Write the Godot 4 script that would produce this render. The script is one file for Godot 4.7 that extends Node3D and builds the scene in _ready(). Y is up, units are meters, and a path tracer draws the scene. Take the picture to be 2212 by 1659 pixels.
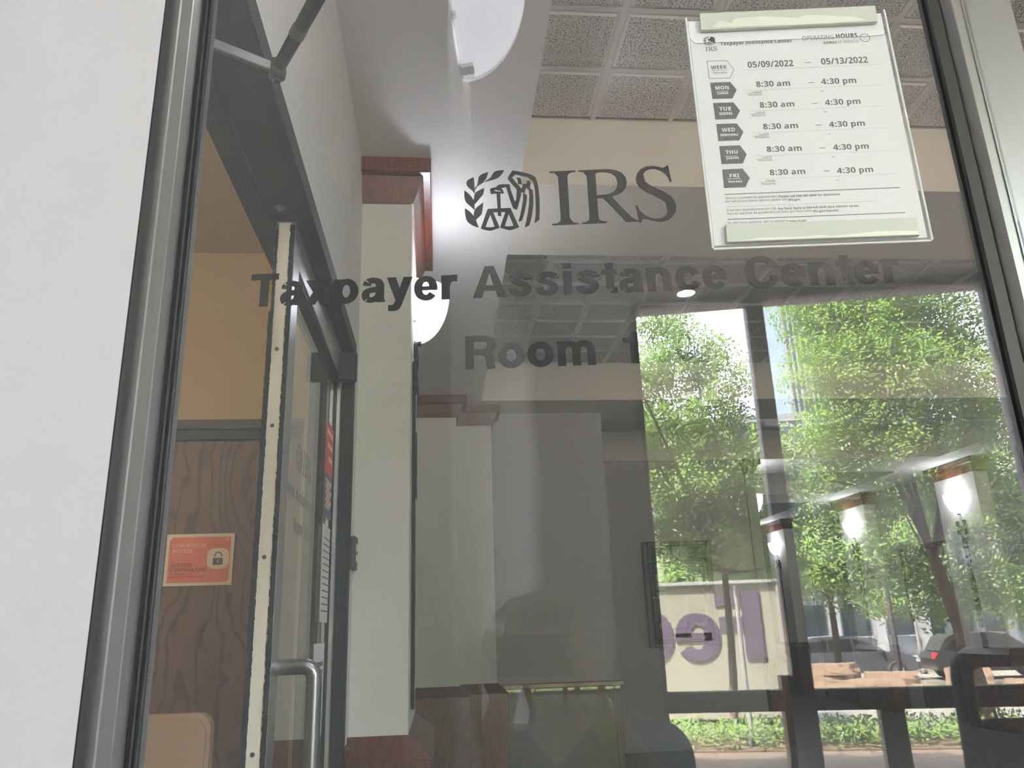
extends Node3D
# A glazed office door standing open in a lobby: the lobby shows through its glass, the street windows behind the camera show in it as a reflection.

const EYE := 1.22            # camera height above the lobby floor
const LEAF_D := 0.729        # distance from the camera to the open leaf, along the wall
const LEAF_TURN := -0.1083   # the leaf stands open a little past square to the wall
const SUN_ENERGY := 270.0
const SKY_ENERGY := 62.0
const EXPOSURE := 0.88
const SCONCE_LIGHT := 0.17
const BOWL_GLOW := 5.5
const DOWNLIGHT_GLOW := 30.0
const DOWNLIGHT := 2.0
const OFFICE_LIGHT := 0.75
const EMBLEM_FOOT := 1.609
const POSTER_TOP := EYE + 0.635
const POSTER_MID := EYE + 0.475
const POSTER_FOOT := EYE + 0.345

const EMBLEM := [
	[68.6,1682.4,63.2,1682.3,59,1681.3,57.3,1679.8,56.1,1677.2,54.1,1674.1,51.7,1671.7,48.4,1670.1,46.5,1669,50.8,1670,55.5,1671.3,59.2,1672.3,62.5,1674,65.4,1676.8,67.4,1679.9],
	[51.9,1680.9,47.2,1679.5,43.4,1677.5,41.8,1675.5,41.3,1673.1,40.7,1669.4,40.2,1666.3,39.5,1664.7,38,1662.7,37.6,1661.6,39.9,1664.2,43.2,1666.9,46.5,1668.9,46.7,1670.2,48.5,1671.7,50.2,1674.8,51.2,1678],
	[36.4,1675.4,32.2,1673.5,29.6,1671.5,28.6,1669.2,29,1666.5,30.4,1664.1,32.9,1661.6,35.4,1658.8,36.8,1655.9,37.1,1657.4,37.2,1661.1,37.1,1665.3,37,1670.6],
	[39.9,1664.4,38,1662.4,37.4,1660,37.1,1655.9,36.7,1656.1,36.9,1660.1,37.2,1662.2,38.5,1663.7],
	[46.9,1662.2,42.2,1659.8,38.4,1657.4,37.1,1655.3,36.5,1652.2,35.9,1648.6,36.1,1646.5,36.9,1643.3,38.2,1645.9,41,1648.9,43.9,1651.9,45.8,1654.4,46.8,1658,47.2,1661.2],
	[26.5,1660,26.3,1653.2,26.9,1649,28.5,1645.5,31.7,1642.2,34.4,1639.5,36.4,1636.6,36.8,1638.6,36.8,1642.8,36.1,1647,35.7,1648.6,34.1,1651.8,31.4,1655.6,28.7,1658.3],
	[46,1645.3,42.3,1642.3,38.5,1639.1,36.9,1636.8,36.2,1634.5,35.7,1631.4,36.1,1628.8,37.8,1625.2,41.1,1628.4,43.9,1631.6,44.8,1635.7,45.5,1640.8],
	[26.5,1638.8,26.9,1632.3,27.8,1626.6,29.8,1622.7,34.1,1619.2,37.7,1617.2,40.9,1616.2,39.1,1621,38.1,1625.2,37,1627.3,36.1,1629.3,34.3,1632,31.1,1635.8,28.4,1638],
	[59.9,1655.1,63.9,1654.9,64,1637.7,64.3,1628.4,60.7,1629.1,60.6,1637.6],
	[53.3,1660.4,54.8,1661.8,59.4,1662.3,62.7,1661.5,65,1660.9,66.3,1659.5,67,1657.4,64.6,1657.3,64,1658.9,62.6,1659.5,58.9,1659.7,57.4,1658.9,57.2,1657.8,53.5,1658],
	[53.5,1658.1,57.2,1657.9,57.2,1656.9,64.6,1656.8,64.6,1657.4,67,1657.5,67.8,1655,63.6,1654.9,59.9,1655,56.5,1655.1,54.4,1654.4,53.6,1656.7],
	[59.4,1661.7,60.4,1663.5,62.8,1665.3,66.5,1665.7,73.8,1665.2,74.7,1659.4,78.8,1644.3,80.1,1646.6,81.3,1654.9,81.2,1658.1,80.3,1660.2,75.8,1666.2,72,1672,73.3,1675.4,77.5,1681.6,83.7,1680.3,93,1677.4,98.5,1674.8,101.2,1672.5,102.8,1666.1,103.9,1659.2,104.4,1648.6,104.1,1633.1,103.3,1622.8,100.9,1620.6,98.1,1619,99.6,1628.1,100.2,1641,100.2,1654.1,99.6,1661.5,98.2,1667.9,96.9,1670.8,92.8,1673.2,85.9,1675.6,79.4,1677,76.5,1673.4,78.7,1669.8,82.7,1664.3,85,1661.3,86.2,1657.9,85.3,1651.6,83.4,1644.4,80.6,1635.1,76.7,1636.9,74.7,1643.7,72.2,1653.2,70.1,1662.3,66.9,1662.8,63.6,1662,61.7,1660.8],
	[87.9,1654.1,90.2,1652.9,91.5,1651.1,91.4,1647.7,89.9,1638.9,87.5,1628.6,85.4,1622.3,81.6,1621.3,83.8,1628.8,86,1639,87.5,1648.4,87.4,1652.5],
	[91.7,1668.7,95.2,1668.5,95.9,1665.9,95.1,1659.6,97.8,1657.3,98.1,1651,97.9,1641.1,96.2,1629.3,94.1,1620.6,92.5,1616.4,87.9,1614.5,89.8,1621.9,91.7,1631,93.3,1641.3,93.9,1651.2,93.7,1657.5,92.3,1660.2,91,1660.8,90.2,1657.7,88.9,1654.1,86.6,1655.2,84.8,1657.9,86.5,1658.4,87.3,1662,87.2,1664.7,89.3,1665.1,91.3,1663.9,92.1,1665.5],
	[81.2,1672.8,84.9,1672.6,86,1670.5,86.9,1664.7,82.5,1665.1,82.6,1668.6,82,1671.3],
	[50.5,1637.4,74,1637.4,75.6,1632.8,48.8,1633.5],
	[49.5,1635.1,53.4,1632.2,47.5,1616.5,47.5,1613.7,42.7,1615],
	[52,1633.6,55.9,1633.4,61.9,1616.2,61.9,1614.9,57.1,1613.6,57.1,1616.4],
	[42.9,1615.5,47.5,1616.6,52.3,1615.9,57.1,1616.4,61.8,1615.4,57.7,1613.6,52.7,1612,47.2,1613.2,42.7,1615],
	[74.6,1635.7,70.6,1633,71.9,1630.6,76.6,1616.8,76.4,1613.2,82.2,1615],
	[68.6,1633.2,72.7,1633,67.4,1616.7,67.3,1613.4,62.6,1615.4],
	[62.6,1615.5,67.4,1616.7,72,1616.1,76.8,1616.8,82.2,1615,76.4,1612.7,71.8,1611.9,67.3,1613.4]]
const INITIALS := [
	[116,1678.6,143.6,1678.6,143.4,1677.2,138.9,1676.6,135.9,1675,134.7,1672,134.5,1667.2,134.6,1623.2,135.2,1619.9,137.7,1618.1,143.5,1617,143.3,1615.6,116.2,1615.5,116.2,1617,121.6,1617.6,124.1,1619.2,125.2,1622.2,124.9,1672.1,124.1,1675.1,121.2,1676.6,116.1,1677.2],
	[146.3,1678.6,164.6,1678.7,164.2,1673.3,163.8,1648.1,163.9,1644.8,163.9,1626.2,164.2,1621.2,166.6,1618.5,172.3,1617.2,172.2,1615.9,146.5,1615.7,146.6,1617.1,151.8,1618,154.2,1620.2,154.8,1625.2,154.8,1671.5,153.8,1674.5,151.3,1676.3,146.3,1677.5],
	[163.3,1678.7,171.8,1678.8,178.3,1678.6,185.5,1677.2,191.7,1673.5,195.3,1668.1,196.1,1662.2,194.7,1656.3,191.1,1651.3,185.3,1647.9,179.5,1646.3,169.6,1644.8,163.1,1644.8,163.7,1648.1,175.7,1649,181.7,1651.7,185.3,1656.7,186.3,1662.6,184.9,1669.4,180.6,1673.3,174.8,1675.2,168.3,1675.4,165,1674.8,163.9,1673.3],
	[179.5,1646.4,182.9,1641,191.2,1630.1,198.2,1621.1,201.8,1618.4,205.1,1617.2,205,1616,192.1,1616.2,186.2,1623.8,178.6,1634.3,169.6,1645.3],
	[239.1,1680.4,240.6,1680.3,242.5,1660.6,240.8,1660.7,239.4,1665.8,236.5,1670.4,232.3,1674.3,226.6,1676.6,221.4,1676.8,216.7,1675,213.8,1671.4,213.3,1667,215,1662.4,219.8,1657.7,227.3,1653.3,234.6,1648.6,240,1643.9,243.4,1638.7,244.8,1632.8,243.9,1626.3,240.5,1620.7,235.6,1616.6,229,1614.7,223.3,1615.3,217.7,1617,212.7,1618.7,210.2,1619.1,208.5,1617.8,207.3,1614.9,205.4,1615,204.6,1620.8,202.8,1635,204.5,1634.9,207.1,1628.7,211.2,1623.4,216.7,1619.9,223,1618.4,228.8,1619,232.9,1621.7,235.2,1626,235.6,1631,234.4,1635.8,231.2,1639.6,223.9,1644.7,215.3,1649.8,209.2,1654.9,206.1,1660.6,205.7,1666.6,207.7,1672.4,211.6,1677.1,217.1,1679.9,223.7,1680.5,229.5,1679.3,234.6,1677.4,236.9,1677.5,238.5,1678.9]]
const WORDS := [
	["Taxpayer", 1, -191.4, 1537.6, 209.5, 35.51, 0],
	["Assistance", 1, 32.9, 1537.9, 256.1, 34.37, 0],
	["Center", 1, 304.5, 1537.6, 155.0, 33.20, 0],
	["Room", 1, 21.8, 1463.1, 132.3, 34.39, 0],
	["100", 1, 176.8, 1463.2, 74.4, 33.34, 0],
]
const HOURS := [
	["IRS", 2, 296.4, 1826.4, 12.6, 5.58, 0],
	["Taxpayer Assistance Center", 1, 313.5, 1833.4, 79.2, 4.20, 3],
	["OPERATING", 0, 404.7, 1835.3, 34.6, 5.61, 1],
	["HOURS", 1, 442.1, 1836.4, 23.7, 5.61, 0],
	["HORAS", 1, 427.2, 1829.2, 14.5, 3.41, 0],
	["DE SERVICIO", 0, 443.0, 1829.6, 23.0, 3.41, 1],
	["WEEK", 1, 299.8, 1802.2, 17.3, 4.57, 0],
	["Semana", 0, 301.2, 1796.0, 15.2, 2.73, 0],
	["05/09/2022", 1, 340.3, 1802.0, 49.9, 7.93, 0],
	["05/13/2022", 1, 420.8, 1802.4, 51.0, 7.92, 0],
	["MON", 1, 301.7, 1775.1, 14.5, 4.64, 2],
	["Lunes", 1, 303.2, 1769.1, 11.6, 2.98, 2],
	["8:30 am", 1, 346.3, 1776.7, 36.9, 7.04, 0],
	["4:30 pm", 1, 417.0, 1776.8, 38.0, 7.04, 0],
	["Lunch", 0, 341.0, 1769.3, 10.1, 2.53, 0],
	["Almuerzo", 0, 335.9, 1766.0, 15.2, 2.52, 0],
	["TUE", 1, 303.0, 1748.3, 12.7, 4.55, 2],
	["Martes", 1, 302.6, 1742.7, 13.7, 2.92, 2],
	["8:30 am", 1, 346.9, 1750.0, 37.1, 6.91, 0],
	["4:30 pm", 1, 417.2, 1750.0, 38.0, 6.90, 0],
	["Lunch", 0, 341.8, 1743.0, 9.7, 2.48, 0],
	["Almuerzo", 0, 336.5, 1739.6, 15.2, 2.48, 0],
	["WED", 1, 302.8, 1721.9, 14.0, 4.47, 2],
	["Miércoles", 1, 300.7, 1716.3, 18.8, 2.87, 2],
	["8:30 am", 1, 347.2, 1722.9, 37.1, 6.78, 0],
	["4:30 pm", 1, 417.4, 1722.4, 38.0, 6.77, 0],
	["Lunch", 0, 341.9, 1715.7, 10.0, 2.44, 0],
	["Almuerzo", 0, 336.8, 1712.3, 15.2, 2.43, 0],
	["THU", 1, 303.7, 1694.4, 12.8, 4.38, 2],
	["Jueves", 1, 303.4, 1688.1, 13.5, 2.81, 2],
	["8:30 am", 1, 347.5, 1695.0, 36.8, 6.65, 0],
	["4:30 pm", 1, 417.5, 1694.2, 37.4, 6.64, 0],
	["Lunch", 0, 342.1, 1687.9, 9.7, 2.39, 0],
	["Almuerzo", 0, 336.9, 1684.3, 15.0, 2.38, 0],
	["FRI", 1, 304.9, 1665.9, 10.0, 4.29, 2],
	["Viernes", 1, 302.5, 1659.7, 14.5, 2.76, 2],
	["8:30 am", 1, 347.1, 1666.9, 37.0, 6.52, 0],
	["4:30 pm", 1, 417.1, 1666.0, 37.7, 6.51, 0],
	["Lunch", 0, 341.8, 1659.6, 9.5, 2.34, 0],
	["Almuerzo", 0, 336.6, 1655.8, 14.9, 2.34, 0],
	["Service is provided by appointment.", 0, 297.7, 1640.8, 54.0, 2.44, 0],
	["Please call 844-545-5640 for assistance.", 1, 352.8, 1640.3, 63.8, 2.44, 0],
	["For self-service online options, please visit", 0, 297.6, 1636.8, 63.7, 2.44, 0],
	["IRS.gov.", 1, 362.2, 1636.0, 12.7, 2.43, 0],
	["El servicio se proporciona por cita.", 0, 297.6, 1626.7, 51.6, 2.42, 0],
	["Por favor llame al 844-545-5640 para obtener ayuda.", 1, 350.4, 1626.1, 83.2, 2.42, 0],
	["Para las opciones de autoservicio en línea, por favor visite", 0, 297.6, 1622.6, 86.6, 2.41, 0],
	["IRS.gov/espanol.", 1, 385.5, 1621.7, 26.8, 2.41, 0],
	["For after hours assistance, visit our website at", 0, 297.0, 1612.2, 61.9, 2.27, 0],
	["www.irs.gov", 1, 359.7, 1611.6, 17.7, 2.26, 0],
]
const TAGS := [
	[296.8,1784.7,318.6,1784.7,324.6,1774.3,318.9,1763.4,297.1,1763.7],
	[297.2,1758.5,319.1,1758.4,325.2,1747.5,319.4,1737.5,297.4,1737.5],
	[297.7,1732,319.6,1731.7,325.6,1720.8,320,1710.7,297.8,1710.7],
	[298.1,1704.5,320,1704.5,325.8,1693.1,320.3,1682.4,298,1682.6],
	[298,1676,319.3,1676.3,325.7,1664.9,319.8,1654,297.5,1654],
]

var M := {}
var taken := {}
var rng := RandomNumberGenerator.new()

# ---------------------------------------------------------------- helpers
func numbered(n: String) -> String:
	if not taken.has(n):
		taken[n] = 0
		return n
	taken[n] += 1
	return "%s_%03d" % [n, taken[n]]

func thing(called: String, label: String, category: String, at := Vector3.ZERO, turn := 0.0, group := "") -> Node3D:
	var o := Node3D.new()
	o.name = numbered(called)
	add_child(o)
	o.position = at
	o.rotation.y = turn
	o.set_meta("label", label)
	o.set_meta("category", category)
	if group != "":
		o.set_meta("group", group)
	return o

func structure(called: String, label := "", category := "") -> Node3D:
	var o := Node3D.new()
	o.name = numbered(called)
	add_child(o)
	o.set_meta("kind", "structure")
	if label != "":
		o.set_meta("label", label)
	if category != "":
		o.set_meta("category", category)
	return o

func tag(o: Node3D, label: String, category: String, group := "", kind := "") -> void:
	o.set_meta("label", label)
	o.set_meta("category", category)
	if group != "":
		o.set_meta("group", group)
	if kind != "":
		o.set_meta("kind", kind)

func mb() -> SurfaceTool:
	var st := SurfaceTool.new()
	st.begin(Mesh.PRIMITIVE_TRIANGLES)
	return st

func build(st: SurfaceTool, called: String, m: Material, parent: Node = null) -> MeshInstance3D:
	return put(st.commit(), called, m, parent)

func put(mesh: Mesh, called: String, m: Material, parent: Node = null) -> MeshInstance3D:
	var o := MeshInstance3D.new()
	o.mesh = mesh
	if m:
		o.material_override = m
	if parent:
		o.name = called
		parent.add_child(o, true)
	else:
		o.name = numbered(called)
		add_child(o)
	return o

func tri(st: SurfaceTool, a: Vector3, b: Vector3, c: Vector3) -> void:
	var n := (b - a).cross(c - a).normalized()
	for v: Vector3 in [a, c, b]:
		st.set_normal(n)
		st.add_vertex(v)

func quad(st: SurfaceTool, a: Vector3, b: Vector3, c: Vector3, d: Vector3) -> void:
	var n := (c - a).cross(d - b).normalized()
	for v: Vector3 in [a, c, b, a, d, c]:
		st.set_normal(n)
		st.add_vertex(v)

func quad_uv(st: SurfaceTool, a: Vector3, b: Vector3, c: Vector3, d: Vector3) -> void:
	var n := (c - a).cross(d - b).normalized()
	var p := [a, b, c, d]
	var t := [Vector2(0, 1), Vector2(1, 1), Vector2(1, 0), Vector2(0, 0)]
	for k: int in [0, 2, 1, 0, 3, 2]:
		st.set_normal(n)
		st.set_uv(t[k])
		st.add_vertex(p[k])

# a box with chamfered edges; b = 0 leaves them sharp
func box(st: SurfaceTool, lo: Vector3, hi: Vector3, b := 0.0, xf := Transform3D()) -> void:
	var c := (lo + hi) / 2
	var h := (hi - lo) / 2
	b = minf(b, minf(h.x, minf(h.y, h.z)) * 0.49)
	for ax in 3:
		for s: float in [-1.0, 1.0]:
			var u := (ax + 1) % 3
			var v := (ax + 2) % 3
			var p: Array[Vector3] = []
			for k: Array in [[-1, -1], [1, -1], [1, 1], [-1, 1]]:
				var q := Vector3.ZERO
				q[ax] = s * h[ax]
				q[u] = k[0] * (h[u] - b)
				q[v] = k[1] * (h[v] - b)
				p.append(xf * (c + q))
			if s > 0:
				quad(st, p[0], p[1], p[2], p[3])
			else:
				quad(st, p[3], p[2], p[1], p[0])
	if b <= 0:
		return
	for ax in 3:
		var u := (ax + 1) % 3
		var v := (ax + 2) % 3
		for su: float in [-1.0, 1.0]:
			for sv: float in [-1.0, 1.0]:
				var p: Array[Vector3] = []
				for k: Array in [[-1, 0], [1, 0], [1, 1], [-1, 1]]:
					var q := Vector3.ZERO
					q[ax] = k[0] * (h[ax] - b)
					q[u] = su * (h[u] - (b if k[1] == 1 else 0.0))
					q[v] = sv * (h[v] - (0.0 if k[1] == 1 else b))
					p.append(xf * (c + q))
				if (p[1] - p[0]).cross(p[2] - p[0]).dot((p[0] + p[2]) / 2 - xf * c) < 0:
					quad(st, p[0], p[3], p[2], p[1])
				else:
					quad(st, p[0], p[1], p[2], p[3])
	for sx: float in [-1.0, 1.0]:
		for sy: float in [-1.0, 1.0]:
			for sz: float in [-1.0, 1.0]:
				var s := Vector3(sx, sy, sz)
				var e := s * (h - Vector3(b, b, b))
				var p0 := xf * (c + e + Vector3(sx * b, 0, 0))
				var p1 := xf * (c + e + Vector3(0, sy * b, 0))
				var p2 := xf * (c + e + Vector3(0, 0, sz * b))
				if sx * sy * sz > 0:
					tri(st, p0, p1, p2)
				else:
					tri(st, p0, p2, p1)

func bx(lo: Vector3, hi: Vector3, b := 0.0) -> SurfaceTool:
	var st := mb()
	box(st, lo, hi, b)
	return st

# four-sided frustum between two footprints (x0,z0,x1,z1) at two heights
func frustum(st: SurfaceTool, f0: Vector4, y0: float, f1: Vector4, y1: float) -> void:
	var a := [Vector3(f0.x, y0, f0.y), Vector3(f0.z, y0, f0.y), Vector3(f0.z, y0, f0.w), Vector3(f0.x, y0, f0.w)]
	var b := [Vector3(f1.x, y1, f1.y), Vector3(f1.z, y1, f1.y), Vector3(f1.z, y1, f1.w), Vector3(f1.x, y1, f1.w)]
	for k in 4:
		var n := (k + 1) % 4
		quad(st, a[n], a[k], b[k], b[n])
	quad(st, b[3], b[2], b[1], b[0])
	quad(st, a[0], a[1], a[2], a[3])

func tube(st: SurfaceTool, pts: Array, r: float, seg := 12, r_end := -1.0) -> void:
	var n := pts.size()
	var rings: Array = []
	var side := Vector3.ZERO
	for i in n:
		var dir: Vector3 = (pts[mini(i + 1, n - 1)] - pts[maxi(i - 1, 0)]).normalized()
		if i == 0:
			side = dir.cross(Vector3.UP if absf(dir.y) < 0.9 else Vector3.RIGHT).normalized()
		side = (side - dir * side.dot(dir)).normalized()
		var up := side.cross(dir)
		var rr := r if r_end < 0 else lerpf(r, r_end, float(i) / (n - 1))
		var ring: Array = []
		for k in seg:
			var a := TAU * k / seg
			var d := side * cos(a) + up * sin(a)
			ring.append([pts[i] + d * rr, d])
		rings.append(ring)
	for i in n - 1:
		for k in seg:
			var l := (k + 1) % seg
			var q := [rings[i][k], rings[i + 1][k], rings[i + 1][l], rings[i][l]]
			for j: int in [0, 2, 1, 0, 3, 2]:
				st.set_normal(q[j][1])
				st.add_vertex(q[j][0])
	for e: int in [0, n - 1]:
		for k in seg:
			var l := (k + 1) % seg
			if e == 0:
				tri(st, pts[e], rings[e][k][0], rings[e][l][0])
			else:
				tri(st, pts[e], rings[e][l][0], rings[e][k][0])

# profile of (radius, height) turned about xf's y axis between two angles
func lathe(st: SurfaceTool, prof: Array, xf: Transform3D, seg := 24, a0 := 0.0, a1 := TAU) -> void:
	for i in prof.size() - 1:
		var p: Vector2 = prof[i]
		var q: Vector2 = prof[i + 1]
		var nn := Vector2(q.y - p.y, p.x - q.x).normalized()
		var n0 := nn
		var n1 := nn
		if i > 0:
			var w: Vector2 = prof[i - 1]
			var m := Vector2(p.y - w.y, w.x - p.x).normalized()
			if m.dot(nn) > 0.6:
				n0 = (m + nn).normalized()
		if i + 2 < prof.size():
			var w: Vector2 = prof[i + 2]
			var m := Vector2(w.y - q.y, q.x - w.x).normalized()
			if m.dot(nn) > 0.6:
				n1 = (m + nn).normalized()
		for k in seg:
			var f := lerpf(a0, a1, float(k) / seg)
			var g := lerpf(a0, a1, float(k + 1) / seg)
			var d0 := Vector3(cos(f), 0, -sin(f))
			var d1 := Vector3(cos(g), 0, -sin(g))
			var v := [[d0 * p.x + Vector3.UP * p.y, d0 * n0.x + Vector3.UP * n0.y], [d1 * p.x + Vector3.UP * p.y, d1 * n0.x + Vector3.UP * n0.y], [d1 * q.x + Vector3.UP * q.y, d1 * n1.x + Vector3.UP * n1.y], [d0 * q.x + Vector3.UP * q.y, d0 * n1.x + Vector3.UP * n1.y]]
			for j: int in [0, 2, 1, 0, 3, 2]:
				st.set_normal((xf.basis * v[j][1]).normalized())
				st.add_vertex(xf * v[j][0])

# flat polygon given in x,y, extruded from z0 to z1 (z1 is the front)
func prism(st: SurfaceTool, pts: PackedVector2Array, z0: float, z1: float, xf := Transform3D()) -> void:
	if Geometry2D.is_polygon_clockwise(pts):
		pts = pts.duplicate()
		pts.reverse()
	var idx := Geometry2D.triangulate_polygon(pts)
	for k in range(0, idx.size(), 3):
		var a := pts[idx[k]]
		var b := pts[idx[k + 1]]
		var c := pts[idx[k + 2]]
		if (b - a).cross(c - a) < 0:
			var t := b
			b = c
			c = t
		tri(st, xf * Vector3(a.x, a.y, z1), xf * Vector3(b.x, b.y, z1), xf * Vector3(c.x, c.y, z1))
		tri(st, xf * Vector3(a.x, a.y, z0), xf * Vector3(c.x, c.y, z0), xf * Vector3(b.x, b.y, z0))
	for k in pts.size():
		var p := pts[k]
		var q := pts[(k + 1) % pts.size()]
		quad(st, xf * Vector3(p.x, p.y, z0), xf * Vector3(q.x, q.y, z0), xf * Vector3(q.x, q.y, z1), xf * Vector3(p.x, p.y, z1))

func poly_of(a: Array, k := 0.001) -> PackedVector2Array:
	var p := PackedVector2Array()
	for i in range(0, a.size(), 2):
		p.append(Vector2(a[i], a[i + 1]) * k)
	return p

func rect2(x0: float, y0: float, x1: float, y1: float) -> PackedVector2Array:
	return PackedVector2Array([Vector2(x0, y0), Vector2(x1, y0), Vector2(x1, y1), Vector2(x0, y1)])

func round_rect(x0: float, y0: float, x1: float, y1: float, r: float, n := 5) -> PackedVector2Array:
	var p := PackedVector2Array()
	for c: Array in [[x1 - r, y1 - r, 0.0], [x0 + r, y1 - r, PI / 2], [x0 + r, y0 + r, PI], [x1 - r, y0 + r, PI * 1.5]]:
		for k in n + 1:
			var a: float = c[2] + PI / 2 * k / n
			p.append(Vector2(c[0] + r * cos(a), c[1] + r * sin(a)))
	return p

var fonts := {}
func font(kind: int) -> Font:
	if not fonts.has(kind):
		var f := SystemFont.new()
		f.font_names = PackedStringArray(["Droid Serif" if kind >= 2 else "Droid Sans"])
		f.font_weight = 700 if kind % 2 == 1 else 400
		fonts[kind] = f
	return fonts[kind]

var base_line := {}
# one string as thin lettering: left end and baseline at (x, y), width w and capital height cap, in the xy plane of xf
func letters(st: SurfaceTool, what: String, kind: int, x: float, y: float, w: float, cap: float, z := 0.0, depth := 0.0002, xf := Transform3D()) -> void:
	if not base_line.has(kind):
		var h := text_mesh("H", kind)
		var ab := h.get_aabb()
		base_line[kind] = Vector2(ab.position.y, ab.size.y)
	var t := text_mesh(what, kind)
	var a := t.get_aabb()
	var sx := w / maxf(a.size.x, 1e-6)
	var sy: float = cap / base_line[kind].y
	var b := Basis(Vector3(sx, 0, 0), Vector3(0, sy, 0), Vector3(0, 0, depth / a.size.z))
	var o := Vector3(x - a.position.x * sx, y - base_line[kind].x * sy, z + depth / 2)
	st.append_from(t, 0, xf * Transform3D(b, o))

func text_mesh(what: String, kind: int) -> TextMesh:
	var t := TextMesh.new()
	t.font = font(kind)
	t.font_size = 160
	t.pixel_size = 0.003
	t.depth = 0.1
	t.curve_step = 2.0
	t.horizontal_alignment = HORIZONTAL_ALIGNMENT_LEFT
	t.text = what
	return t

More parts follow.
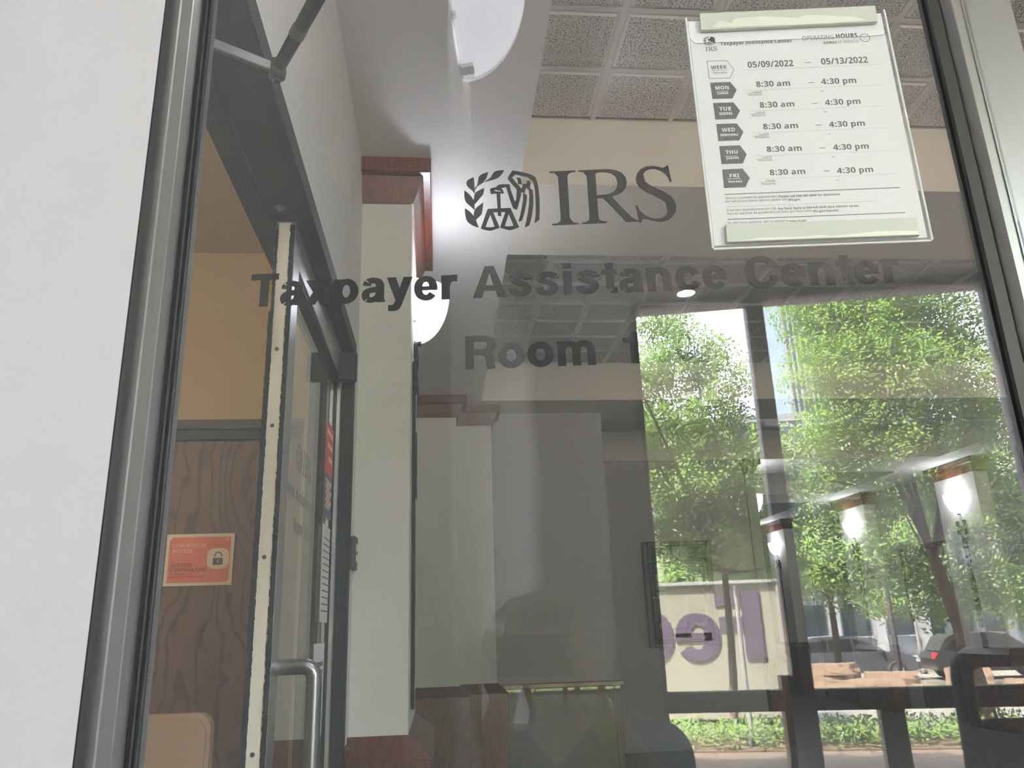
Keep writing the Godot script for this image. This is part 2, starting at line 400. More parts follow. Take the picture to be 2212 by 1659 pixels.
# grotesque bold capitals and small letters as pen strokes: R = bar x0,y0,x1,y1; P = polygon; S = curved stroke (points, half widths across and up); O = oval stroke
const GLYPHS := {
	"T": [0.85, ["R", 0.02, 0.815, 0.83, 1.0], ["R", 0.30, 0.0, 0.55, 0.82]],
	"A": [1.0, ["P", 0.01, 0, 0.28, 0, 0.505, 0.80, 0.60, 1.0, 0.37, 1.0], ["P", 0.99, 0, 0.72, 0, 0.495, 0.80, 0.40, 1.0, 0.63, 1.0], ["R", 0.26, 0.215, 0.74, 0.385]],
	"C": [1.0, ["S", 0.13, 0.095, 0.855, 0.66, 0.80, 0.80, 0.68, 0.90, 0.51, 0.93, 0.33, 0.885, 0.215, 0.75, 0.175, 0.50, 0.215, 0.25, 0.33, 0.115, 0.51, 0.07, 0.69, 0.105, 0.81, 0.21, 0.865, 0.36]],
	"R": [1.0, ["R", 0.09, 0, 0.34, 1.0], ["S", 0.125, 0.09, 0.30, 0.91, 0.60, 0.91, 0.76, 0.88, 0.835, 0.80, 0.845, 0.71, 0.82, 0.61, 0.74, 0.545, 0.60, 0.515, 0.30, 0.515], ["S", 0.125, 0.09, 0.56, 0.50, 0.70, 0.465, 0.77, 0.38, 0.795, 0.22, 0.835, 0.0]],
	"F": [0.78, ["R", 0.0, 0, 0.31, 1.0], ["R", 0.30, 0.79, 0.74, 1.0], ["R", 0.30, 0.42, 0.70, 0.63]],
	"a": [0.77, ["R", 0.455, 0.06, 0.705, 0.50], ["R", 0.48, 0.0, 0.735, 0.07], ["S", 0.12, 0.085, 0.195, 0.51, 0.22, 0.61, 0.32, 0.665, 0.42, 0.665, 0.53, 0.625, 0.58, 0.53, 0.58, 0.44], ["S", 0.115, 0.08, 0.58, 0.40, 0.44, 0.385, 0.30, 0.365, 0.19, 0.31, 0.165, 0.20, 0.20, 0.105, 0.30, 0.07, 0.42, 0.09, 0.53, 0.165, 0.58, 0.30]],
	"c": [0.77, ["S", 0.12, 0.09, 0.62, 0.49, 0.565, 0.60, 0.46, 0.655, 0.36, 0.655, 0.245, 0.61, 0.175, 0.50, 0.160, 0.37, 0.175, 0.24, 0.245, 0.13, 0.36, 0.08, 0.47, 0.085, 0.575, 0.145, 0.63, 0.26]],
	"d": [0.85, ["R", 0.535, 0, 0.785, 1.0], ["O", 0.405, 0.37, 0.235, 0.29, 0.12, 0.09]],
	"e": [0.77, ["S", 0.12, 0.09, 0.605, 0.365, 0.59, 0.49, 0.52, 0.61, 0.385, 0.655, 0.25, 0.61, 0.175, 0.50, 0.160, 0.37, 0.175, 0.24, 0.245, 0.13, 0.37, 0.08, 0.49, 0.10, 0.585, 0.19], ["R", 0.16, 0.305, 0.725, 0.43]],
	"i": [0.386, ["R", 0.065, 0, 0.315, 0.74], ["R", 0.065, 0.83, 0.315, 1.0]],
	"m": [1.235, ["R", 0.065, 0, 0.305, 0.74], ["S", 0.12, 0.09, 0.185, 0.40, 0.225, 0.56, 0.32, 0.645, 0.42, 0.655, 0.53, 0.62, 0.60, 0.52, 0.615, 0.40, 0.615, 0.0], ["S", 0.12, 0.09, 0.615, 0.40, 0.655, 0.56, 0.75, 0.645, 0.85, 0.655, 0.96, 0.62, 1.03, 0.52, 1.045, 0.40, 1.045, 0.0]],
	"n": [0.85, ["R", 0.065, 0, 0.315, 0.74], ["S", 0.125, 0.09, 0.19, 0.40, 0.23, 0.56, 0.34, 0.645, 0.45, 0.655, 0.57, 0.61, 0.635, 0.49, 0.645, 0.36, 0.645, 0.0]],
	"o": [0.85, ["O", 0.425, 0.37, 0.265, 0.285, 0.125, 0.095]],
	"p": [0.85, ["R", 0.065, -0.28, 0.315, 0.74], ["O", 0.445, 0.37, 0.235, 0.29, 0.12, 0.09]],
	"r": [0.54, ["R", 0.065, 0, 0.315, 0.74], ["S", 0.125, 0.10, 0.19, 0.38, 0.225, 0.52, 0.31, 0.62, 0.42, 0.65, 0.53, 0.648]],
	"s": [0.77, ["S", 0.12, 0.082, 0.615, 0.52, 0.59, 0.60, 0.50, 0.655, 0.38, 0.668, 0.25, 0.64, 0.185, 0.565, 0.225, 0.485, 0.36, 0.42, 0.50, 0.36, 0.575, 0.275, 0.56, 0.165, 0.47, 0.095, 0.36, 0.075, 0.23, 0.10, 0.165, 0.17, 0.145, 0.25]],
	"t": [0.4625, ["R", 0.13, 0.18, 0.37, 0.95], ["S", 0.12, 0.09, 0.25, 0.24, 0.262, 0.14, 0.33, 0.092, 0.45, 0.09], ["R", 0.02, 0.60, 0.455, 0.74]],
	"x": [0.77, ["P", 0.02, 0.74, 0.31, 0.74, 0.75, 0, 0.46, 0], ["P", 0.46, 0.74, 0.75, 0.74, 0.31, 0, 0.02, 0]],
	"y": [0.77, ["P", 0.01, 0.74, 0.275, 0.74, 0.50, 0.06, 0.29, -0.03], ["P", 0.50, 0.74, 0.76, 0.74, 0.45, -0.11, 0.39, -0.22, 0.29, -0.28, 0.17, -0.29, 0.06, -0.28, 0.06, -0.11, 0.17, -0.115, 0.23, -0.06, 0.275, 0.05]],
	"0": [0.77, ["O", 0.385, 0.49, 0.235, 0.405, 0.12, 0.09]],
	"1": [0.77, ["P", 0.53, 0, 0.53, 0.98, 0.36, 0.98, 0.31, 0.87, 0.20, 0.80, 0.07, 0.79, 0.07, 0.64, 0.28, 0.64, 0.28, 0.0]],
}

func ribbon(st: SurfaceTool, pts: PackedVector2Array, hx: float, hy: float, closed: bool, z0: float, z1: float, xf: Transform3D) -> void:
	var n := pts.size()
	var l := PackedVector2Array()
	var r := PackedVector2Array()
	for i in n:
		var a := pts[(i - 1 + n) % n] if closed else pts[maxi(i - 1, 0)]
		var b := pts[(i + 1) % n] if closed else pts[mini(i + 1, n - 1)]
		var d := (b - a).normalized()
		var o := Vector2(-d.y * hx, d.x * hy)
		l.append(pts[i] + o)
		r.append(pts[i] - o)
	for i in (n if closed else n - 1):
		var j := (i + 1) % n
		prism(st, PackedVector2Array([r[i], r[j], l[j], l[i]]), z0, z1, xf)

# one word in those letters, fitted to a width and a capital height
func grotesque(st: SurfaceTool, what: String, x: float, y: float, w: float, cap: float, z0: float, z1: float, xf := Transform3D()) -> void:
	var total := 0.0
	for ch in what:
		total += GLYPHS[ch][0]
	var k := w / total
	for ch in what:
		var g: Array = GLYPHS[ch]
		var t := xf * Transform3D(Basis(Vector3(k, 0, 0), Vector3(0, cap, 0), Vector3(0, 0, 1)), Vector3(x, y, 0))
		for q in range(1, g.size()):
			var s: Array = g[q]
			match s[0]:
				"R":
					prism(st, rect2(s[1], s[2], s[3], s[4]), z0, z1, t)
				"P":
					prism(st, poly_of(s.slice(1), 1.0), z0, z1, t)
				"O":
					var ring := PackedVector2Array()
					for i in 40:
						ring.append(Vector2(s[1] + s[3] * cos(TAU * i / 40), s[2] + s[4] * sin(TAU * i / 40)))
					ribbon(st, ring, s[5], s[6], true, z0, z1, t)
				"S":
					var c := Curve2D.new()
					var p := poly_of(s.slice(3), 1.0)
					for i in p.size():
						var h := (p[mini(i + 1, p.size() - 1)] - p[maxi(i - 1, 0)]) / 6.0
						c.add_point(p[i], -h, h)
					var fine := PackedVector2Array()
					for i in p.size() - 1:
						for e in 4:
							fine.append(c.sample(i, e / 4.0))
					fine.append(p[p.size() - 1])
					ribbon(st, fine, s[1], s[2], false, z0, z1, t)
		x += g[0] * k

# ---------------------------------------------------------------- materials
func mat(c: Color, rough := 0.6, metal := 0.0) -> StandardMaterial3D:
	var m := StandardMaterial3D.new()
	m.albedo_color = c
	m.roughness = rough
	m.metallic = metal
	return m

func noise_tex(freq: float, ramp: Array, size := 512, octaves := 4, seed_ := 1, kind := FastNoiseLite.TYPE_SIMPLEX_SMOOTH, normal := false, bump := 4.0) -> NoiseTexture2D:
	var n := FastNoiseLite.new()
	n.noise_type = kind
	n.frequency = freq
	n.fractal_octaves = octaves
	n.seed = seed_
	var t := NoiseTexture2D.new()
	t.width = size
	t.height = size
	t.seamless = true
	t.noise = n
	if normal:
		t.as_normal_map = true
		t.bump_strength = bump
	elif ramp.size():
		var g := Gradient.new()
		var off := PackedFloat32Array()
		var col := PackedColorArray()
		for k: Array in ramp:
			off.append(k[0])
			col.append(k[1])
		g.offsets = off
		g.colors = col
		t.color_ramp = g
	return t

func tri_planar(m: StandardMaterial3D, s: Vector3, world := true) -> void:
	m.uv1_triplanar = true
	m.uv1_world_triplanar = world
	m.uv1_scale = s

func painted(c: Color, rough := 0.65, relief := 0.25) -> StandardMaterial3D:
	var m := mat(c, rough)
	tri_planar(m, Vector3(3, 3, 3))
	m.heightmap_enabled = true
	m.heightmap_texture = M.peel
	m.heightmap_scale = relief * 0.2
	return m

func wood(dark: Color, light: Color, along: Vector3, rough: float, coat: float, seed_: int) -> StandardMaterial3D:
	var m := mat(Color.WHITE, rough)
	m.albedo_texture = noise_tex(0.012, [[0.0, dark], [0.45, dark.lerp(light, 0.35)], [0.6, light], [0.8, dark.lerp(light, 0.5)], [1.0, light]], 512, 5, seed_)
	tri_planar(m, along, true)
	if coat > 0:
		m.clearcoat_enabled = true
		m.clearcoat = coat
		m.clearcoat_roughness = 0.06
	return m

func pane_mat() -> StandardMaterial3D:
	var m := mat(Color(0.9, 0.96, 0.94, 0.02), 0.0)
	m.transparency = BaseMaterial3D.TRANSPARENCY_ALPHA
	m.metallic_specular = 0.5
	return m

# plain-sawn veneer: nested cathedral arches, drawn as growth rings cut by a plane nearly along the trunk
func veneer() -> ImageTexture:
	var w := 512
	var h := 1024
	var im := Image.create(w, h, false, Image.FORMAT_RGB8)
	var n := FastNoiseLite.new()
	n.seed = 7
	n.frequency = 0.006
	var fine := FastNoiseLite.new()
	fine.seed = 3
	fine.frequency = 0.03
	var a := Color(0.46, 0.34, 0.265)
	var b := Color(0.34, 0.24, 0.18)
	for y in h:
		for x in w:
			var px := (x - 250) / 512.0 + 0.07 * n.get_noise_2d(x * 0.8, y * 0.35) * 2.0
			var py := y / 1024.0
			var ring := sqrt(px * px * 9.0 + 0.05) * 7.5 - py * 4.2 + 0.8 * n.get_noise_2d(x * 1.3 + 300, y * 0.5)
			var f := ring - floorf(ring)
			var line := smoothstep(0.55, 0.93, f) * (1.0 - smoothstep(0.93, 1.0, f))
			var g := 0.5 + 0.5 * fine.get_noise_2d(x * 2.5, y * 0.12)
			im.set_pixel(x, y, a.lerp(b, clampf(line * 0.85 + (g - 0.5) * 0.45, 0, 1)))
	return ImageTexture.create_from_image(im)

func materials() -> void:
	M.peel = noise_tex(0.05, [], 512, 3, 5)
	M.wall = painted(Color(0.865, 0.855, 0.85))
	M.trim_white = painted(Color(0.84, 0.83, 0.81))
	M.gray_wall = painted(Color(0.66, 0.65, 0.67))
	M.fascia = painted(Color(0.86, 0.84, 0.80), 0.8, 0.1)
	M.beige = painted(Color(0.82, 0.745, 0.59), 0.75)
	M.beige_ceiling = painted(Color(0.80, 0.74, 0.65), 0.9, 0.6)
	M.mahogany = wood(Color(0.25, 0.09, 0.065), Color(0.40, 0.17, 0.12), Vector3(6, 1.2, 1.2), 0.35, 0.25, 11)
	M.mahogany_gloss = wood(Color(0.19, 0.08, 0.065), Color(0.27, 0.12, 0.095), Vector3(1.2, 6, 1.2), 0.5, 1.0, 12)
	M.mahogany_gloss.clearcoat_roughness = 0.02
	M.alu = mat(Color(0.58, 0.58, 0.575), 0.36, 0.85)
	tri_planar(M.alu, Vector3(1, 1, 1))
	M.alu_satin = mat(Color(0.76, 0.77, 0.78), 0.3, 0.9)
	M.bronze = mat(Color(0.055, 0.052, 0.052), 0.6, 0.0)
	M.rubber = mat(Color(0.035, 0.033, 0.035), 0.55)
	M.steel = mat(Color(0.62, 0.63, 0.65), 0.3, 0.95)
	M.vinyl = mat(Color(0.075, 0.07, 0.075), 0.6)
	M.vinyl.metallic_specular = 0.2
	M.glass = pane_mat()
	M.edge_paint = mat(Color(0.86, 0.84, 0.78), 0.5)
	M.pile = mat(Color(0.03, 0.03, 0.03), 0.95)
	M.paper = mat(Color(0.93, 0.94, 0.95), 0.75)
	M.ink = mat(Color(0.15, 0.15, 0.17), 0.7)
	M.ink_light = mat(Color(0.48, 0.48, 0.50), 0.7)
	M.tape = mat(Color(0.80, 0.825, 0.775), 0.6)
	M.glue = mat(Color(0.92, 0.93, 0.87), 0.35)
	M.acrylic = mat(Color(1, 1, 1, 0.04), 0.05)
	M.acrylic.transparency = BaseMaterial3D.TRANSPARENCY_ALPHA
	M.tile_edge = mat(Color(0.89, 0.875, 0.86), 0.7)
	M.tile = mat(Color.WHITE, 0.9)
	M.tile.albedo_texture = noise_tex(0.07, [[0.0, Color(0.40, 0.375, 0.36)], [0.27, Color(0.48, 0.455, 0.44)], [0.32, Color(0.87, 0.855, 0.84)], [1.0, Color(0.91, 0.895, 0.88)]], 512, 3, 21, FastNoiseLite.TYPE_SIMPLEX)
	M.tile.heightmap_enabled = true
	M.tile.heightmap_texture = noise_tex(0.07, [[0.0, Color.BLACK], [0.24, Color(0.1, 0.1, 0.1)], [0.34, Color.WHITE], [1.0, Color.WHITE]], 512, 3, 21, FastNoiseLite.TYPE_SIMPLEX)
	M.tile.heightmap_scale = 0.3
	tri_planar(M.tile, Vector3(2.6, 2.6, 2.6))
	M.floor = mat(Color.WHITE, 0.3)
	M.floor.albedo_texture = noise_tex(0.02, [[0.0, Color(0.34, 0.33, 0.325)], [1.0, Color(0.43, 0.42, 0.41)]], 256, 4, 31)
	tri_planar(M.floor, Vector3(1.5, 1.5, 1.5))
	M.carpet = mat(Color(0.34, 0.33, 0.34), 0.95)
	M.black = mat(Color(0.05, 0.05, 0.055), 0.45)
	M.black_metal = mat(Color(0.10, 0.105, 0.115), 0.45, 0.5)
	M.door_frame_brown = mat(Color(0.33, 0.295, 0.285), 0.55)
	M.veneer = mat(Color.WHITE, 0.45)
	M.veneer.albedo_texture = veneer()
	M.tan_fabric = mat(Color(0.72, 0.62, 0.53), 0.85)
	M.orange = mat(Color(0.90, 0.48, 0.34), 0.5)
	M.cream = mat(Color(0.93, 0.88, 0.80), 0.5)
	M.cream_ink = mat(Color(0.94, 0.78, 0.67), 0.5)
	M.faint_ink = mat(Color(0.89, 0.56, 0.44), 0.5)
	M.brown_ink = mat(Color(0.50, 0.25, 0.20), 0.5)
	M.dull_ink = mat(Color(0.76, 0.38, 0.27), 0.5)
	M.charcoal = mat(Color(0.30, 0.30, 0.29), 0.5)
	M.bowl = mat(Color(0.95, 0.95, 0.96), 0.4)
	M.bowl.emission_enabled = true
	M.bowl.emission = Color(0.95, 0.95, 1.0)
	M.bowl.emission_energy_multiplier = BOWL_GLOW
	M.lens = mat(Color(1, 1, 1), 0.4)
	M.lens.emission_enabled = true
	M.lens.emission = Color(0.97, 0.97, 1.0)
	M.lens.emission_energy_multiplier = DOWNLIGHT_GLOW
	M.panel_glow = mat(Color(1, 1, 1), 0.5)
	M.panel_glow.emission_enabled = true
	M.panel_glow.emission = Color(1.0, 0.94, 0.84)
	M.panel_glow.emission_energy_multiplier = 2.5
	M.arm = mat(Color(0.30, 0.285, 0.27), 0.45, 0.5)
	M.alu_dull = mat(Color(0.60, 0.60, 0.60), 0.5, 0.6)
	M.case_brown = mat(Color(0.24, 0.165, 0.145), 0.4, 0.0)
	M.brass = mat(Color(0.75, 0.60, 0.35), 0.35, 0.9)
	M.acrylic_edge = mat(Color(0.93, 0.95, 0.95), 0.2)
	M.poster_red = mat(Color(0.80, 0.30, 0.32), 0.5)
	M.poster_blue = mat(Color(0.36, 0.38, 0.52), 0.5)
	M.skin = mat(Color(0.80, 0.62, 0.52), 0.55)
	M.skin.subsurf_scatter_enabled = true
	M.skin.subsurf_scatter_strength = 0.1
	M.hair = mat(Color(0.62, 0.58, 0.53), 0.6)
	M.shirt = mat(Color(0.48, 0.53, 0.64), 0.9)
	M.trousers = mat(Color(0.16, 0.17, 0.20), 0.9)
	M.eye_white = mat(Color(0.9, 0.9, 0.88), 0.3)
	M.lip = mat(Color(0.66, 0.40, 0.36), 0.5)
	# outdoors
	M.concrete = mat(Color.WHITE, 0.9)
	M.concrete.albedo_texture = noise_tex(0.02, [[0.0, Color(0.72, 0.69, 0.65)], [1.0, Color(0.84, 0.82, 0.78)]], 256, 5, 41)
	tri_planar(M.concrete, Vector3(0.3, 0.3, 0.3))
	M.paving = mat(Color.WHITE, 0.9)
	M.paving.albedo_texture = noise_tex(0.03, [[0.0, Color(0.33, 0.28, 0.26)], [1.0, Color(0.44, 0.385, 0.35)]], 256, 5, 42)
	tri_planar(M.paving, Vector3(0.5, 0.5, 0.5))
	M.soil = mat(Color(0.28, 0.23, 0.18), 0.95)
	M.bark = mat(Color.WHITE, 0.95)
	M.bark.albedo_texture = noise_tex(0.03, [[0.0, Color(0.17, 0.14, 0.12)], [1.0, Color(0.32, 0.28, 0.25)]], 256, 5, 43)
	tri_planar(M.bark, Vector3(3, 0.8, 3))
	M.limestone = mat(Color.WHITE, 0.9)
	M.limestone.albedo_texture = noise_tex(0.02, [[0.0, Color(0.33, 0.265, 0.225)], [0.5, Color(0.46, 0.39, 0.335)], [1.0, Color(0.58, 0.515, 0.445)]], 256, 5, 44)
	tri_planar(M.limestone, Vector3(0.9, 0.9, 0.9))
	M.leaf = mat(Color(1, 1, 1), 0.38)
	M.leaf.vertex_color_use_as_albedo = true
	M.leaf.backlight_enabled = true
	M.leaf.backlight = Color(0.62, 0.70, 0.48)
	M.truck = mat(Color(0.60, 0.60, 0.565), 0.45)
	M.truck_ink = mat(Color(0.22, 0.18, 0.26), 0.5)
	M.car_paint = mat(Color(0.17, 0.175, 0.21), 0.3, 0.1)
	M.car_dark = mat(Color(0.08, 0.08, 0.10), 0.25, 0.2)
	M.car_glass = mat(Color(0.06, 0.07, 0.08), 0.08)
	M.red = mat(Color(0.75, 0.10, 0.08), 0.3)
	M.truck_roof = mat(Color(0.93, 0.95, 0.97), 0.3)
	M.letter_orange = mat(Color(0.85, 0.42, 0.12), 0.5)
	M.window_frame = mat(Color(0.20, 0.19, 0.195), 0.4, 0.4)
	M.pale_wall = mat(Color(0.44, 0.45, 0.47), 0.8)
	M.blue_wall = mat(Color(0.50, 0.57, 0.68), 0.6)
	M.dark_window = mat(Color(0.12, 0.15, 0.18), 0.1)

# ---------------------------------------------------------------- the scene
func _ready() -> void:
	rng.seed = 20220509
	var cam := Camera3D.new()
	cam.name = "camera"
	cam.fov = rad_to_deg(2.0 * atan(829.5 / 1710.2))
	cam.near = 0.02
	cam.far = 400.0
	cam.position = Vector3(0, EYE, 0)
	cam.rotation = Vector3(0.3017, -0.0956, -0.0329)
	add_child(cam)
	cam.current = true
	var we := WorldEnvironment.new()
	we.name = "environment"
	var env := Environment.new()
	env.background_mode = Environment.BG_SKY
	var sky := ProceduralSkyMaterial.new()
	sky.sky_top_color = Color(0.69, 0.745, 0.84)
	sky.sky_horizon_color = Color(0.92, 0.925, 0.93)
	sky.sky_curve = 0.2
	sky.ground_bottom_color = Color(0.42, 0.40, 0.37)
	sky.ground_horizon_color = Color(0.60, 0.60, 0.58)
	sky.sky_energy_multiplier = 1.0
	sky.ground_energy_multiplier = 0.5
	env.sky = Sky.new()
	env.sky.sky_material = sky
	env.background_energy_multiplier = SKY_ENERGY
	env.tonemap_mode = Environment.TONE_MAPPER_LINEAR
	env.tonemap_exposure = EXPOSURE
	env.sdfgi_enabled = true
	env.ssao_enabled = true
	env.ssil_enabled = true
	we.environment = env
	add_child(we)
	var sun := DirectionalLight3D.new()
	sun.name = "sun"
	sun.light_color = Color(1.0, 0.96, 0.88)
	sun.light_energy = SUN_ENERGY
	sun.light_angular_distance = 0.6
	sun.shadow_enabled = true
	sun.look_at_from_position(Vector3.ZERO, Vector3(0.46, -0.86, 0.12), Vector3.RIGHT)
	add_child(sun)
	materials()
	shell()
	ceilings()
	pilasters()
	office()
	open_leaf()
	closed_leaf()
	lobby_things()
	notices()
	street_window()
	photographer()
	street()
	trees()

# ---------------------------------------------------------------- the room
const WX := -0.296      # face of the wall with the office doors
const RX := 6.35        # opposite wall
const FZ := 3.6         # street front
const SOF := 2.987      # underside of beams and side soffit
const CEIL := 3.305

func shell() -> void:
	var o := structure("floor", "polished stone-coloured lobby floor", "floor")
	build(bx(Vector3(WX - 0.15, -0.12, -20.2), Vector3(RX + 0.15, 0, FZ + 0.15)), "slab", M.floor, o)
	build(bx(Vector3(-3.3, -0.12, -3.6), Vector3(WX - 0.15, 0, 0.2)), "office_carpet", M.carpet, o)
	o = structure("wall_left", "white painted wall with the office doors", "wall")
	build(bx(Vector3(WX - 0.15, 0, -0.7286), Vector3(WX, 3.5, FZ)), "near_length", M.wall, o)
	build(bx(Vector3(WX - 0.15, 2.20, -2.63), Vector3(WX, 3.5, -0.7286)), "over_door_length", M.wall, o)
	build(bx(Vector3(WX - 0.15, 0, -8.6), Vector3(WX, 3.5, -2.63)), "far_length", M.wall, o)
	o = structure("wall_right", "far side wall of the lobby", "wall")
	build(bx(Vector3(RX, 0, -20.2), Vector3(RX + 0.15, 3.5, FZ + 0.15)), "length", M.gray_wall, o)
	o = structure("wall_end", "grey end wall with the notice case", "wall")
	build(bx(Vector3(WX - 0.15, 0, -9.3), Vector3(3.5, 3.5, -8.6)), "back_length", M.gray_wall, o)
	build(bx(Vector3(0.418, 0, -8.6), Vector3(1.38, SOF, -6.5)), "projecting_length", M.gray_wall, o)
	build(bx(Vector3(3.0, 0, -20.0), Vector3(3.2, 3.5, -9.3)), "return_length", M.wall, o)
	build(bx(Vector3(3.0, 0, -20.2), Vector3(RX, 3.5, -20.0)), "corridor_end", M.gray_wall, o)
	o = structure("wall_upper", "storeys of the office building above the lobby", "building")
	build(bx(Vector3(-25, 3.6, -20.2), Vector3(30, 32, FZ + 0.15)), "storeys", M.pale_wall, o)
	# polished mahogany dado on the projecting wall
	o = structure("baseboard_end", "dark polished mahogany dado with a square cap", "dado")
	build(bx(Vector3(0.44, 0, -6.5), Vector3(1.385, 0.79, -6.45), 0.003), "panel", M.mahogany_gloss, o)
	build(bx(Vector3(0.42, 0.79, -6.5), Vector3(1.41, 0.825, -6.425), 0.004), "cap", M.mahogany, o)
	build(bx(Vector3(1.33, 0.0, -6.45), Vector3(1.345, 0.79, -6.444)), "seam", M.mahogany, o)
	build(bx(Vector3(0.44, 0, -6.45), Vector3(0.47, 0.79, -6.442)), "stile", M.mahogany, o)
	# short length between the doors and the first pilaster
	o = structure("baseboard_left", "mahogany dado cap between door frame and pilaster", "dado")
	build(bx(Vector3(WX, 0, -2.766), Vector3(WX + 0.03, 0.83, -2.64), 0.003), "panel", M.mahogany, o)
	var st := mb()
	frustum(st, Vector4(WX, -2.766, WX + 0.06, -2.64), 0.83, Vector4(WX, -2.766, WX + 0.02, -2.64), 0.895)
	build(st, "cap", M.mahogany, o)
	build(bx(Vector3(WX, 0, -6.0), Vector3(WX + 0.03, 0.83, -3.5), 0.003), "panel", M.mahogany, o)

func ceilings() -> void:
	var o := structure("ceiling", "coffered lobby ceiling of white beams", "ceiling")
	build(bx(Vector3(-3.3, CEIL + 0.02, -20.2), Vector3(RX + 0.15, 3.6, FZ + 0.15)), "slab", M.tile, o)
	build(bx(Vector3(WX, SOF, -20.0), Vector3(0.335, CEIL + 0.02, FZ)), "side_soffit", M.wall, o)
	build(bx(Vector3(5.75, SOF, -20.0), Vector3(RX, CEIL + 0.02, FZ)), "side_soffit", M.wall, o)
	for b: Array in [[-3.516, -2.868], [-6.75, -6.10], [-9.42, -8.55], [-11.92, -11.08], [-14.78, -13.93], [-0.2, 0.45]]:
		build(bx(Vector3(0.335, SOF, b[0]), Vector3(5.75, CEIL + 0.02, b[1])), "beam", M.fascia, o)
	# lay-in tiles: bays between the beams that the glass shows
	var px := 0.339
	var pz := 0.3133
	var tile := ArrayMesh.new()
	for part in 2:
		var st := mb()
		var hx := px / 2 - 0.010
		var hz := pz / 2 - 0.010
		var f := 0.017
		if part == 0:
			quad(st, Vector3(-hx + f, -0.006, -hz + f), Vector3(hx - f, -0.006, -hz + f), Vector3(hx - f, -0.006, hz - f), Vector3(-hx + f, -0.006, hz - f))
		else:
			var a := [Vector3(-hx, 0.004, -hz), Vector3(hx, 0.004, -hz), Vector3(hx, 0.004, hz), Vector3(-hx, 0.004, hz)]
			var m := [Vector3(-hx + f * 0.5, 0.002, -hz + f * 0.5), Vector3(hx - f * 0.5, 0.002, -hz + f * 0.5), Vector3(hx - f * 0.5, 0.002, hz - f * 0.5), Vector3(-hx + f * 0.5, 0.002, hz - f * 0.5)]
			var b := [Vector3(-hx + f, -0.006, -hz + f), Vector3(hx - f, -0.006, -hz + f), Vector3(hx - f, -0.006, hz - f), Vector3(-hx + f, -0.006, hz - f)]
			for k in 4:
				var n := (k + 1) % 4
				quad(st, a[k], a[n], m[n], m[k])
				quad(st, m[k], m[n], b[n], b[k])
		tile = st.commit(tile)
		tile.surface_set_material(part, M.tile if part == 0 else M.tile_edge)
	for bay: Array in [["wall-to-beam bay of square fissured tiles in a white grid", -2.868, 8, 10, -0.2], ["bay of square fissured tiles beyond the first beam", -6.10, 8, 12, -3.516]]:
		var c := structure("ceiling", bay[0], "ceiling")
		for i in bay[3]:
			for k in bay[2]:
				var t := put(tile, "ceiling_tile", null, c)
				t.position = Vector3(0.32 + px * (i + 0.5) + 0.0, CEIL, bay[1] + 0.006 + pz * (k + 0.5))
		for i in range(1, bay[3] + 1):
			var x: float = 0.32 + px * i
			build(bx(Vector3(x - 0.011, CEIL - 0.003, bay[1]), Vector3(x + 0.011, CEIL + 0.02, bay[4]), 0.001), "grid_bar", M.tile_edge, c)
		for k in range(1, bay[2] + 1):
			var z: float = bay[1] + 0.006 + pz * k
			build(bx(Vector3(0.335, CEIL - 0.0025, z - 0.011), Vector3(0.32 + px * bay[3], CEIL + 0.02, z + 0.011), 0.001), "grid_bar", M.tile_edge, c)

var trims := 0
# one pilaster: shaft, sloped mahogany base, two-step mahogany crown. f = footprint x0,z0,x1,z1
func pilaster(f: Vector4, base_top: float, label: String, grow: Vector4, paint: Material = null) -> Node3D:
	trims += 1
	var o := structure("trim_%d" % trims, label, "pilaster")
	var d := func(k: float) -> Vector4: return Vector4(f.x - k * grow.x, f.y - k * grow.y, f.z + k * grow.z, f.w + k * grow.w)
	build(bx(Vector3(f.x, 0, f.y), Vector3(f.z, SOF, f.w), 0.002), "shaft", paint if paint else M.trim_white, o)
	var st := mb()
	frustum(st, d.call(0.006), SOF - 0.165, d.call(0.045), SOF - 0.066)
	build(st, "crown_cove", M.mahogany, o)
	st = mb()
	var t: Vector4 = d.call(0.075)
	box(st, Vector3(t.x, SOF - 0.066, t.y), Vector3(t.z, SOF, t.w), 0.003)
	build(st, "crown_slab", M.mahogany, o)
	st = mb()
	var w: Vector4 = d.call(0.075)
	box(st, Vector3(w.x, 0, w.y), Vector3(w.z, base_top - 0.06, w.w), 0.003)
	build(st, "base", M.mahogany, o)
	st = mb()
	frustum(st, d.call(0.078), base_top - 0.06, d.call(0.004), base_top + 0.005)
	build(st, "base_cap", M.mahogany, o)
	return o

